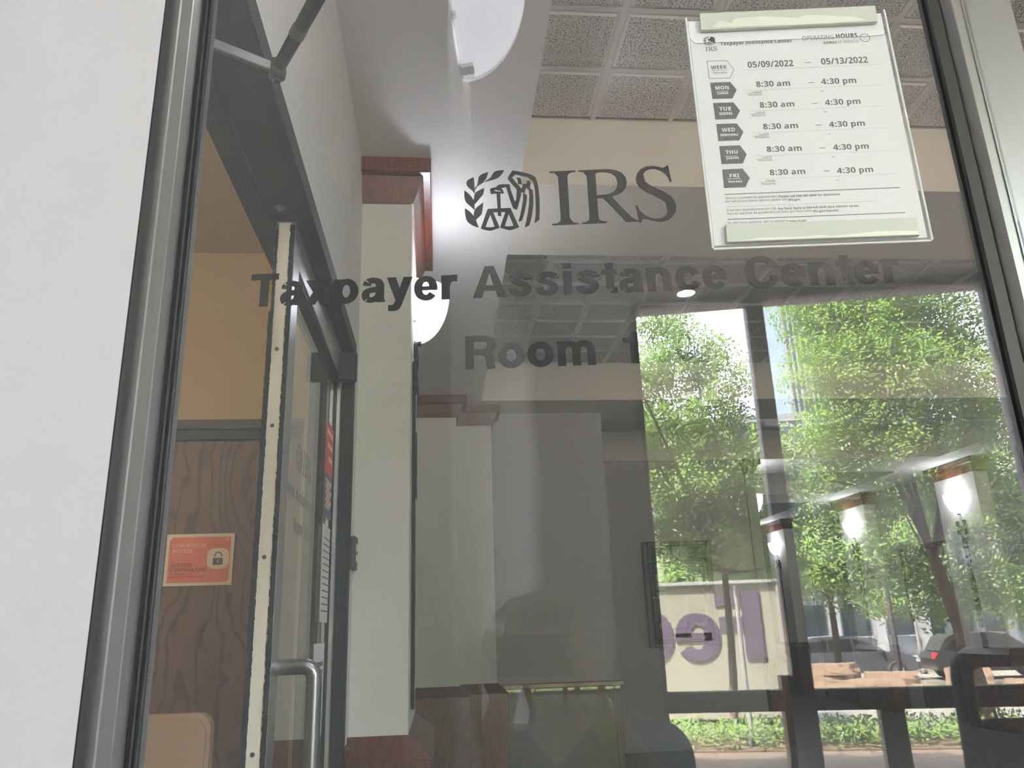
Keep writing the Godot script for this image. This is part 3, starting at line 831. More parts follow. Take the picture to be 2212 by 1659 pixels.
# wall sconce: half bowl of white glass with a lamp in it. It faces +x, turned by turn
func sconce(at: Vector3, turn: float, label: String) -> void:
	var o := thing("wall_sconce", label, "sconce", at, turn, "half-bowl sconces on the pilasters")
	var st := mb()
	var prof: Array = []
	for k in 15:
		var a := PI / 2 * k / 14
		prof.append(Vector2(0.002 + 0.143 * sin(a), 0.115 - 0.23 * cos(a)))
	prof.append(Vector2(0.137, 0.116))
	prof.append(Vector2(0.120, 0.03))
	lathe(st, prof, Transform3D(Basis(), Vector3(0.004, 0, 0)), 24, -PI / 2, PI / 2)
	build(st, "bowl", M.bowl, o)
	build(bx(Vector3(0, -0.06, -0.10), Vector3(0.012, 0.07, 0.10), 0.003), "back_plate", M.trim_white, o)
	build(bx(Vector3(0.0, -0.128, -0.012), Vector3(0.03, -0.10, 0.012), 0.004), "bracket", M.black_metal, o)
	var l := OmniLight3D.new()
	l.name = "sconce_lamp"
	l.light_color = Color(0.95, 0.96, 1.0)
	l.light_energy = SCONCE_LIGHT
	l.light_size = 0.03
	l.omni_range = 30.0
	l.omni_attenuation = 2.0
	l.shadow_enabled = true
	l.position = Vector3(0.075, 0.105, 0)
	o.add_child(l, true)

# narrow dark rail under a sconce with four clips at its head; faces +x before turning
func sign_rail(at: Vector3, turn: float, length: float, label: String) -> void:
	var o := thing("sign_rail", label, "rail", at, turn, "dark rails below the sconces")
	build(bx(Vector3(0, -length, -0.045), Vector3(0.012, 0, 0.045), 0.003), "rail", M.black_metal, o)
	for k: Array in [[0.03, -0.06], [0.03, 0.06], [-0.07, -0.06], [-0.07, 0.06]]:
		build(bx(Vector3(0.005, k[0] - 0.03, k[1] - 0.028), Vector3(0.021, k[0] + 0.03, k[1] + 0.028), 0.004), "clip", M.black, o)
	build(bx(Vector3(0.012, -length * 0.42, -0.02), Vector3(0.018, -length * 0.22, 0.02), 0.003), "slide", M.black, o)

func pilasters() -> void:
	var L := Vector4(0, 1, 1, 1)
	var R := Vector4(1, 1, 0, 1)
	pilaster(Vector4(WX, -0.16, -0.105, 0.10), 0.88, "white pilaster with mahogany crown beside the camera", L)
	pilaster(Vector4(WX, -3.50, -0.105, -2.766), 0.908, "white pilaster with mahogany crown just past the doors", L)
	pilaster(Vector4(WX, -6.30, 0.130, -6.00), 0.85, "broad white pilaster where the lobby meets the end wall", L)
	pilaster(Vector4(0.130, -6.60, 0.418, -6.27), 0.845, "set-back white pilaster joining the grey projecting wall", L)
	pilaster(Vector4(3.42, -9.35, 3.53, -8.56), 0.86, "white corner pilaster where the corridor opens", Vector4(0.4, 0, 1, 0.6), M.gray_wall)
	sconce(Vector3(-0.105, EYE + 1.275, -0.03), 0, "half-bowl sconce above the camera, mirrored faintly at the top of the glass")
	sconce(Vector3(-0.105, EYE + 1.275, -3.13), 0, "half-bowl sconce on the pilaster just past the doors")
	sconce(Vector3(3.53, EYE + 1.275, -8.78), 0, "half-bowl sconce half hidden by the corridor's corner pilaster")
	sign_rail(Vector3(-0.105, EYE + 1.02, -3.0), 0, 1.27, "dark vertical rail below the sconce just past the doors")
	var where := ["nearest of the corridor's right-hand row", "middle one of the corridor's right-hand row", "farthest of the corridor's right-hand row"]
	var zs := [-8.98, -11.5, -14.35]
	for k in 3:
		var z: float = zs[k]
		pilaster(Vector4(6.175, z - 0.38, RX, z + 0.38), 0.86, "white pilaster with mahogany crown, " + where[k], R)
		sconce(Vector3(6.175, EYE + 1.275, z), PI, "half-bowl sconce, " + where[k])
		sign_rail(Vector3(6.175, EYE + 1.02, z), PI, 1.5, "dark rail below the sconce, " + where[k])
	# dark doors between the corridor's pilasters
	var n := 3
	for z: float in [-9.98, -12.8]:
		var o := structure("door_%d" % n, "dark wooden door in the corridor's side wall", "door")
		build(bx(Vector3(RX - 0.05, 0, z - 0.55), Vector3(RX, 2.07, z + 0.5), 0.003), "panel", M.mahogany_gloss, o)
		build(bx(Vector3(RX - 0.07, 2.07, z - 0.6), Vector3(RX, 2.13, z + 0.55), 0.003), "head", M.mahogany, o)
		build(bx(Vector3(RX - 0.07, 0, z + 0.5), Vector3(RX, 2.07, z + 0.55), 0.003), "jamb", M.mahogany, o)
		build(bx(Vector3(RX - 0.07, 0, z - 0.6), Vector3(RX, 2.07, z - 0.55), 0.003), "jamb", M.mahogany, o)
		n += 1

# ---------------------------------------------------------------- office behind the doors
func office() -> void:
	var o := structure("wall_office", "warm beige office walls seen through the doorway", "wall")
	build(bx(Vector3(-3.2, 0, -3.45), Vector3(WX - 0.15, 3.0, -3.3)), "far_wall", M.beige, o)
	build(bx(Vector3(-3.3, 0, -3.45), Vector3(-3.15, 3.0, 0.2)), "side_wall", M.beige, o)
	build(bx(Vector3(-3.2, 0, 0.05), Vector3(WX - 0.15, 3.0, 0.2)), "near_wall", M.beige, o)
	build(bx(Vector3(WX - 0.16, 0, -3.3), Vector3(WX - 0.15, 2.87, -2.64)), "lining", M.beige, o)
	build(bx(Vector3(WX - 0.16, 0, -0.72), Vector3(WX - 0.15, 2.87, 0.05)), "lining", M.beige, o)
	build(bx(Vector3(WX - 0.16, 2.2, -2.64), Vector3(WX - 0.15, 2.87, -0.72)), "lining", M.beige, o)
	o = structure("ceiling_office", "beige textured office ceiling", "ceiling")
	build(bx(Vector3(-3.2, 2.87, -3.4), Vector3(WX - 0.15, 3.0, 0.1)), "slab", M.beige_ceiling, o)
	# the inner wooden door with its painted metal frame
	o = structure("door_5", "brown oak-veneer inner door in a grey-brown steel frame", "door")
	var st := mb()
	quad_uv(st, Vector3(-1.42, 0.01, -3.265), Vector3(-0.50, 0.01, -3.265), Vector3(-0.50, 2.0, -3.265), Vector3(-1.42, 2.0, -3.265))
	build(st, "veneer_face", M.veneer, o)
	build(bx(Vector3(-1.42, 0.01, -3.3), Vector3(-0.50, 2.0, -3.266)), "core", M.veneer, o)
	build(bx(Vector3(-1.48, 2.045, -3.3), Vector3(-0.455, 2.085, -3.235), 0.003), "head_face", M.door_frame_brown, o)
	build(bx(Vector3(-1.48, 2.003, -3.3), Vector3(-0.455, 2.045, -3.25), 0.002), "head_rebate", M.black, o)
	build(bx(Vector3(-1.48, 0, -3.3), Vector3(-1.425, 2.045, -3.235), 0.003), "jamb", M.door_frame_brown, o)
	build(bx(Vector3(-0.497, 0, -3.3), Vector3(-0.456, 2.045, -3.235), 0.003), "jamb", M.door_frame_brown, o)
	# ceiling light, out of the frame
	var c := thing("pendant_light", "opal globe pendant in the office, hidden above the doorway", "light", Vector3(-1.9, 2.87, -1.3))
	var globe := mb()
	var prof: Array = []
	for k in 17:
		var a := PI * k / 16
		prof.append(Vector2(maxf(0.16 * sin(a), 0.0), -0.46 - 0.16 * cos(a)))
	lathe(globe, prof, Transform3D(), 28)
	build(globe, "globe", M.panel_glow, c)
	globe = mb()
	tube(globe, [Vector3(0, -0.31, 0), Vector3(0, 0, 0)], 0.008, 10)
	build(globe, "stem", M.brass, c)
	var l := OmniLight3D.new()
	l.name = "globe_lamp"
	l.light_color = Color(1.0, 0.94, 0.84)
	l.light_energy = OFFICE_LIGHT
	l.light_size = 0.15
	l.omni_range = 20.0
	l.omni_attenuation = 2.0
	l.shadow_enabled = true
	l.position = Vector3(0, -0.46, 0)
	c.add_child(l, true)
	chair_tan()

func chair_tan() -> void:
	var o := thing("office_armchair", "tan upholstered chair back below the orange sign", "chair", Vector3(-0.965, 0, -2.75))
	var st := mb()
	# padded back: rounded slab, slightly crowned
	var p := round_rect(-0.235, 0.50, 0.235, 0.995, 0.045, 6)
	for k in p.size():
		p[k].y += 0.012 * (1.0 - pow(p[k].x / 0.235, 2.0)) * (1.0 if p[k].y > 0.8 else 0.0)
	prism(st, p, -0.10, -0.055)
	prism(st, round_rect(-0.222, 0.515, 0.222, 0.982, 0.045, 6), -0.055, -0.045)
	build(st, "backrest", M.tan_fabric, o)
	st = mb()
	box(st, Vector3(-0.24, 0.40, -0.06), Vector3(0.24, 0.49, 0.42), 0.03)
	build(st, "seat", M.tan_fabric, o)
	for k: Array in [[-0.22, -0.07], [0.22, -0.07], [-0.22, 0.39], [0.22, 0.39]]:
		st = mb()
		tube(st, [Vector3(k[0], 0, k[1]), Vector3(k[0], 0.42, k[1])], 0.014, 10)
		build(st, "leg", M.black_metal, o)

# ---------------------------------------------------------------- the open leaf (everything in its own frame: x along the leaf, y up, z towards the camera)
func leaf_frame() -> Transform3D:
	var u := Vector3(cos(LEAF_TURN), 0, -sin(LEAF_TURN))
	var n := Vector3(sin(LEAF_TURN), 0, cos(LEAF_TURN))
	return Transform3D(Basis(u, Vector3.UP, n), Vector3(0, 0, -LEAF_D))

# stile or rail section as a prism along y: s = +1 mirrors it so that the glass lies to its right
func stile(st: SurfaceTool, outer: float, inner: float, y0: float, y1: float, groove: float) -> void:
	var s := signf(inner - outer)
	var p := PackedVector2Array([Vector2(outer, -0.022), Vector2(inner, -0.022)])
	# back bead slopes to the glass
	p.append(Vector2(inner + s * 0.0125, -0.016))
	p.append(Vector2(inner + s * 0.0065, -0.0045))
	p.append(Vector2(inner + s * 0.0065, 0.0045))
	p.append(Vector2(inner, 0.0165))
	p.append(Vector2(inner - s * 0.0008, 0.0175))
	p.append(Vector2(inner - s * 0.0125, 0.0180))
	p.append(Vector2(inner - s * 0.0138, 0.0195))
	if groove != 0.0:
		p.append(Vector2(groove - s * -0.0008, 0.0195))
		p.append(Vector2(groove - s * -0.0008, 0.0165))
		p.append(Vector2(groove - s * 0.0008, 0.0165))
		p.append(Vector2(groove - s * 0.0008, 0.0195))
	p.append(Vector2(outer + s * 0.0015, 0.0195))
	p.append(Vector2(outer, 0.018))
	# prism() extrudes along z; turn so that its depth runs up y
	prism(st, p, -y1, -y0, Transform3D(Basis(Vector3.RIGHT, Vector3.BACK, Vector3.DOWN), Vector3.ZERO))

func open_leaf() -> void:
	var o := structure("door_1", "open aluminium-framed glass door with black office lettering", "door")
	o.transform = leaf_frame()
	var st := mb()
	stile(st, -0.352, -0.2705, 0.02, 2.11, 0.0)
	build(st, "hinge_stile", M.alu, o)
	st = mb()
	stile(st, 0.622, 0.5590, 0.02, 2.11, 0.5695)
	build(st, "lock_stile", M.alu, o)
	build(bx(Vector3(-0.272, 2.02, -0.022), Vector3(0.561, 2.11, 0.0195), 0.002), "top_rail", M.alu, o)
	build(bx(Vector3(-0.272, 0.02, -0.022), Vector3(0.561, 0.27, 0.0195), 0.002), "bottom_rail", M.alu, o)
	for g: Array in [[-0.2642, -0.2585], [0.5385, 0.5527]]:
		var p := mb()
		box(p, Vector3(g[0], 0.27, 0.0031), Vector3(g[1], 2.02, 0.0085), 0.0018)
		build(p, "glazing_gasket", M.rubber, o)
		p = mb()
		box(p, Vector3(g[0], 0.27, -0.0085), Vector3(g[1], 2.02, -0.0031), 0.0018)
		build(p, "glazing_gasket", M.rubber, o)
	build(bx(Vector3(-0.268, 0.262, -0.003), Vector3(0.556, 2.028, 0.003)), "pane", M.glass, o)
	# lettering on the inner face of the glass
	for w: Array in WORDS:
		st = mb()
		grotesque(st, w[0], w[2] * 0.001, w[3] * 0.001, w[4] * 0.001, w[5] * 0.001, -0.0040, -0.0034)
		build(st, "lettering", M.vinyl, o)
	st = mb()
	for p: Array in EMBLEM:
		prism(st, poly_of(p), -0.0040, -0.0034)
	build(st, "emblem", M.vinyl, o)
	st = mb()
	prism(st, poly_of(INITIALS[0]), -0.0040, -0.0034)
	build(st, "initial_letter", M.vinyl, o)
	st = mb()
	for k in [1, 2, 3]:
		prism(st, poly_of(INITIALS[k]), -0.0040, -0.0034)
	build(st, "initial_letter", M.vinyl, o)
	st = mb()
	prism(st, poly_of(INITIALS[4]), -0.0040, -0.0034)
	build(st, "initial_letter", M.vinyl, o)
	# closer: body on the inner face near the top, arms to the frame
	var c := thing("door_closer", "dark bronze door closer arm folded above the doorway", "door closer")
	var elbow := Vector3(-0.261, EYE + 0.885, -1.107)
	var shoulder := Vector3(-0.075, EYE + 0.93, -0.80)
	var foot := Vector3(-0.40, EYE + 0.885, -1.02)
	st = mb()
	tube(st, [elbow + (shoulder - elbow).normalized() * -0.004, elbow.lerp(shoulder, 0.35), shoulder], 0.0105, 14, 0.0125)
	build(st, "main_arm", M.arm, c)
	st = mb()
	var d := (foot - elbow).normalized()
	var side := d.cross(Vector3.UP).normalized()
	box(st, Vector3(-0.0045, -0.009, 0), Vector3(0.0045, 0.009, elbow.distance_to(foot)), 0.0015, Transform3D(Basis(side, Vector3.UP, d).orthonormalized(), elbow))
	build(st, "forearm", M.alu_dull, c)
	st = mb()
	lathe(st, [Vector2(0, -0.024), Vector2(0.005, -0.024), Vector2(0.006, -0.020), Vector2(0.009, -0.019), Vector2(0.0135, -0.014), Vector2(0.0145, 0.0), Vector2(0.0135, 0.014), Vector2(0, 0.014)], Transform3D(Basis(), elbow), 20)
	build(st, "elbow_joint", M.arm, c)
	st = mb()
	tube(st, [elbow.lerp(shoulder, 0.22), elbow.lerp(shoulder, 0.27)], 0.0125, 14)
	build(st, "adjusting_collar", M.alu_dull, c)
	build(bx(Vector3(-0.415, EYE + 0.87, -1.05), Vector3(-0.385, EYE + 0.9, -0.99), 0.003), "frame_shoe", M.arm, c)
	st = mb()
	box(st, Vector3(-0.18, 2.045, -0.075), Vector3(0.10, 2.105, -0.0222), 0.006, leaf_frame())
	build(st, "closer_body", M.arm, c)

# ---------------------------------------------------------------- door frame and the closed leaf
const LX0 := -0.3685     # office-side face of the closed leaf
const LX1 := -0.3245     # lobby-side face
const LZ0 := -1.645      # its meeting edge
const LZ1 := -2.568      # its hinge edge

func closed_leaf() -> void:
	var f := structure("trim_90", "dark bronze metal door frame around the office doorway", "door frame")
	build(bx(Vector3(-0.433, EYE + 0.9136, -2.62), Vector3(-0.294, 2.20, -0.70), 0.003), "head", M.bronze, f)
	build(bx(Vector3(-0.300, EYE + 0.9136, -2.62), Vector3(-0.286, 2.185, -0.73), 0.003), "head_bead", M.bronze, f)
	build(bx(Vector3(-0.405, EYE + 0.898, -2.57), Vector3(-0.378, EYE + 0.915, -0.76), 0.002), "stop", M.bronze, f)
	build(bx(Vector3(-0.433, 0, -2.63), Vector3(-0.288, EYE + 0.9136, -2.57), 0.003), "jamb", M.bronze, f)
	build(bx(Vector3(-0.433, 0, -0.775), Vector3(-0.300, EYE + 0.9136, -0.7287), 0.003), "jamb", M.bronze, f)
	var screw := mb()
	lathe(screw, [Vector2(0, -0.006), Vector2(0.005, -0.006), Vector2(0.006, -0.002), Vector2(0.012, 0.0), Vector2(0.012, 0.002)], Transform3D(Basis(), Vector3(-0.352, EYE + 0.9134, -1.60)), 16)
	build(screw, "strike_cup", M.alu_dull, f)

	var o := structure("door_2", "closed aluminium-framed glass door leaf with a worn white meeting edge", "door")
	build(bx(Vector3(LX0, 0.01, -1.718), Vector3(LX1, EYE + 0.905, LZ0), 0.002), "meeting_stile", M.alu_satin, o)
	build(bx(Vector3(LX0, 0.01, LZ1), Vector3(LX1, EYE + 0.905, -2.54), 0.002), "hinge_stile", M.alu_satin, o)
	build(bx(Vector3(LX0, EYE + 0.815, -2.54), Vector3(LX1, EYE + 0.905, -1.718), 0.002), "top_rail", M.alu_satin, o)
	build(bx(Vector3(LX0, 0.01, -2.54), Vector3(LX1, 0.25, -1.718), 0.002), "bottom_rail", M.alu_satin, o)
	build(bx(Vector3(LX0 + 0.006, EYE + 0.80, -2.54), Vector3(LX1 - 0.004, EYE + 0.816, -1.718), 0.003), "glazing_bead", M.bronze, o)
	build(bx(Vector3(LX0 + 0.006, 0.25, -2.54), Vector3(LX1 - 0.012, EYE + 0.80, -2.535), 0.003), "glazing_bead", M.bronze, o)
	build(bx(Vector3(LX0 + 0.006, 0.25, -1.728), Vector3(LX1 - 0.008, EYE + 0.80, -1.718), 0.002), "glazing_bead", M.alu_satin, o)
	build(bx(Vector3(-0.3485, 0.25, -2.538), Vector3(-0.3425, EYE + 0.81, -1.72)), "pane", M.glass, o)
	# painted meeting edge between two strips of worn weather pile
	build(bx(Vector3(LX0 + 0.0075, 0.02, LZ0), Vector3(LX1 - 0.0085, EYE + 0.90, LZ0 + 0.0022), 0.0006), "edge_plate", M.edge_paint, o)
	for s in 2:
		var x0 := LX0 - 0.002 if s == 0 else LX1 - 0.0095
		var x1 := LX0 + 0.0072 if s == 0 else LX1 - 0.001
		var st := mb()
		var y := 0.02
		while y < EYE + 0.893:
			var h := rng.randf_range(0.0025, 0.008)
			var low := y < EYE + 0.68
			var a := x0 - (rng.randf_range(0.0, 0.0012) if s == 0 else rng.randf_range(-0.0005, 0.0014)) + (0.0 if low or s == 1 else 0.004)
			var b := x1 + (rng.randf_range(-0.0006, 0.0016) if s == 0 else rng.randf_range(0.0, 0.0006))
			box(st, Vector3(a, y, LZ0), Vector3(b, minf(y + h, EYE + 0.897), LZ0 + rng.randf_range(0.004, 0.0055)))
			y += h
		build(st, "weather_pile", M.pile, o)
	for y: float in [0.595, 0.425, 0.155, -0.205]:
		var st := mb()
		lathe(st, [Vector2(0.0045, 0), Vector2(0.0042, 0.0012), Vector2(0.002, 0.0016), Vector2(0.0018, 0.0006), Vector2(0, 0.0006)], Transform3D(Basis(Vector3.RIGHT, Vector3.BACK, Vector3.DOWN), Vector3(-0.349, EYE + y, LZ0 + 0.002)), 14)
		build(st, "screw", M.charcoal, o)
	# the same lettering as on the open leaf
	var face := Transform3D(Basis(Vector3(0, 0, -1), Vector3.UP, Vector3(1, 0, 0)), Vector3(-0.3451, 0, -1.916))
	for w: Array in WORDS:
		var wst := mb()
		grotesque(wst, w[0], w[2] * 0.001, w[3] * 0.001, w[4] * 0.001, w[5] * 0.001, -0.0040, -0.0034, face)
		build(wst, "lettering", M.vinyl, o)
	var est := mb()
	for p: Array in EMBLEM:
		prism(est, poly_of(p), -0.0040, -0.0034, face)
	build(est, "emblem", M.vinyl, o)
	for g: Array in [[0], [1, 2, 3], [4]]:
		est = mb()
		for k: int in g:
			prism(est, poly_of(INITIALS[k]), -0.0040, -0.0034, face)
		build(est, "initial_letter", M.vinyl, o)
	# offset pivot hinge at the head of the hinge edge
	var st := mb()
	tube(st, [Vector3(-0.283, EYE + 0.79, -2.49), Vector3(-0.283, EYE + 0.838, -2.49)], 0.0145, 18)
	tube(st, [Vector3(-0.283, EYE + 0.841, -2.49), Vector3(-0.283, EYE + 0.885, -2.49)], 0.0145, 18)
	box(st, Vector3(-0.33, EYE + 0.79, -2.505), Vector3(-0.28, EYE + 0.885, -2.475), 0.003)
	build(st, "pivot_hinge", M.bronze, o)
	# pull handle: bent steel tube standing off the lobby face
	st = mb()
	var path: Array = [Vector3(LX1 - 0.002, EYE - 0.055, -1.70)]
	for k in 7:
		var a := PI / 2 * k / 6
		path.append(Vector3(-0.272 + 0.022 * sin(a), EYE - 0.077 + 0.022 * cos(a), -1.70))
	for k in 7:
		var a := PI / 2 * k / 6
		path.append(Vector3(-0.272 + 0.022 * cos(a), EYE - 0.43 - 0.022 * sin(a), -1.70))
	path.append(Vector3(LX1 - 0.002, EYE - 0.452, -1.70))
	tube(st, path, 0.0155, 18)
	build(st, "pull_handle", M.steel, o)

# ---------------------------------------------------------------- things in the lobby
func lobby_things() -> void:
	# card reader beside the door frame
	var o := thing("card_reader", "small dark card reader on the white wall beside the door frame", "card reader", Vector3(WX, EYE + 0.262, -2.728))
	build(bx(Vector3(0, -0.055, -0.03), Vector3(0.018, 0.055, 0.03), 0.004), "case", M.charcoal, o)
	build(bx(Vector3(0.018, 0.005, -0.02), Vector3(0.0195, 0.03, 0.02)), "upper_label", M.paper, o)
	build(bx(Vector3(0.018, -0.028, -0.02), Vector3(0.0195, -0.005, 0.02)), "lower_label", M.paper, o)
	# notice case on the end wall
	var b := thing("notice_case", "wall-hung notice case with a wide brown frame and glass", "notice case", Vector3(2.55, EYE + 0.325, -8.6))
	var w := 0.378
	var h := 0.545
	build(bx(Vector3(-w, -h, 0), Vector3(-w + 0.05, h, 0.075), 0.008), "frame_side", M.case_brown, b)
	build(bx(Vector3(w - 0.05, -h, 0), Vector3(w, h, 0.075), 0.008), "frame_side", M.case_brown, b)
	build(bx(Vector3(-w + 0.05, h - 0.05, 0), Vector3(w - 0.05, h, 0.075), 0.008), "frame_head", M.case_brown, b)
	build(bx(Vector3(-w + 0.05, -h, 0), Vector3(w - 0.05, -h + 0.05, 0.075), 0.008), "frame_foot", M.case_brown, b)
	build(bx(Vector3(-w + 0.05, h - 0.21, 0.01), Vector3(w - 0.05, h - 0.05, 0.03)), "header_panel", M.black, b)
	for s: float in [-1.0, 1.0]:
		build(bx(Vector3(s * 0.285 - 0.022, -h + 0.07, 0.02), Vector3(s * 0.285 + 0.022, h - 0.235, 0.085), 0.006), "inner_frame", M.case_brown, b)
	build(bx(Vector3(-0.263, h - 0.28, 0.02), Vector3(0.263, h - 0.235, 0.085), 0.006), "inner_frame", M.case_brown, b)
	build(bx(Vector3(-0.263, -h + 0.07, 0.02), Vector3(0.263, -h + 0.115, 0.085), 0.006), "inner_frame", M.case_brown, b)
	build(bx(Vector3(-w + 0.05, -h + 0.05, 0.0), Vector3(w - 0.05, h - 0.21, 0.012)), "back_board", M.black, b)
	build(bx(Vector3(-0.263, -h + 0.115, 0.07), Vector3(0.263, h - 0.28, 0.073)), "pane", M.glass, b)
	for k: Array in [[-0.245, 0.13, 0.10, 0.075], [-0.245, 0.04, 0.10, 0.075], [-0.245, -0.05, 0.10, 0.07], [-0.245, -0.35, 0.3, 0.05]]:
		build(bx(Vector3(k[0], k[1], 0.013), Vector3(k[0] + k[2], k[1] + k[3], 0.014)), "slip", M.ink_light, b)
	var st := mb()
	lathe(st, [Vector2(0, 0.006), Vector2(0.008, 0.005), Vector2(0.010, 0.0)], Transform3D(Basis(Vector3.RIGHT, Vector3.BACK, Vector3.DOWN), Vector3(-0.30, -0.04, 0.0855)), 12)
	build(st, "lock", M.brass, b)
	downlight(Vector3(0.735, CEIL + 0.02, 3.505), "lit recessed downlight mirrored above the street window")
	var spots := ["above the camera", "out of the frame beyond the camera", "out of the frame near the far wall"]
	for k in 3:
		downlight(Vector3(0.95 + 1.7 * k, CEIL + 0.012, -0.5 - 0.35 * k), "recessed ceiling downlight, " + spots[k])
	# high-backed chair near the window, mirrored at the right of the glass
	waiting_chair(Vector3(1.93, 0, 2.2), PI, "black high-backed waiting chair mirrored at the lower right of the glass")

func downlight(at: Vector3, label: String) -> void:
	var d := thing("downlight", label, "light", at, 0, "recessed lobby downlights")
	var st := mb()
	lathe(st, [Vector2(0.062, 0.012), Vector2(0.060, -0.014), Vector2(0.078, -0.019), Vector2(0.086, -0.014), Vector2(0.086, 0.012)], Transform3D(), 32)
	build(st, "trim_ring", M.tile_edge, d)
	st = mb()
	lathe(st, [Vector2(0, -0.008), Vector2(0.061, -0.008), Vector2(0.061, 0.0)], Transform3D(), 24)
	build(st, "lens", M.lens, d)
	var l := SpotLight3D.new()
	l.name = "downlight_lamp"
	l.position = Vector3(0, -0.024, 0)
	l.rotation.x = -PI / 2
	l.spot_angle = 65
	l.spot_range = 20
	l.spot_attenuation = 2.0
	l.light_size = 0.05
	l.light_energy = DOWNLIGHT
	l.shadow_enabled = true
	d.add_child(l, true)

func waiting_chair(at: Vector3, turn: float, label: String) -> void:
	var o := thing("waiting_chair", label, "chair", at, turn)
	var st := mb()
	var path: Array = [Vector3(0.33, 0.0, -0.26), Vector3(0.33, 0.5, -0.24)]
	for k in 7:
		var a := PI / 2 * k / 6
		path.append(Vector3(0.25 + 0.08 * cos(a), 0.97 + 0.08 * sin(a), -0.22))
	for k in 7:
		var a := PI / 2 * k / 6
		path.append(Vector3(-0.25 - 0.08 * sin(a), 0.97 + 0.08 * cos(a), -0.22))
	path.append(Vector3(-0.33, 0.5, -0.24))
	path.append(Vector3(-0.33, 0.0, -0.26))
	tube(st, path, 0.046, 14)
	build(st, "back_frame", M.black, o)
	build(bx(Vector3(-0.28, 0.55, -0.25), Vector3(0.28, 0.80, -0.20), 0.02), "back_pad", M.black, o)
	build(bx(Vector3(-0.29, 0.41, -0.22), Vector3(0.29, 0.49, 0.28), 0.025), "seat", M.black, o)
	for s: float in [-1.0, 1.0]:
		st = mb()
		tube(st, [Vector3(s * 0.28, 0, 0.26), Vector3(s * 0.27, 0.43, 0.24)], 0.018, 10)
		build(st, "leg", M.black, o)

# ---------------------------------------------------------------- printed notices
# a line of print too small to read, as the photograph shows it: one bar a word, lengths in millimetres
func word_blocks(st: SurfaceTool, x: float, y: float, words: Array) -> void:
	for w: int in words:
		prism(st, rect2(x, y - 0.002, x + w * 0.001, y + 0.003), 0.0063, 0.0065)
		x += w * 0.001 + 0.004

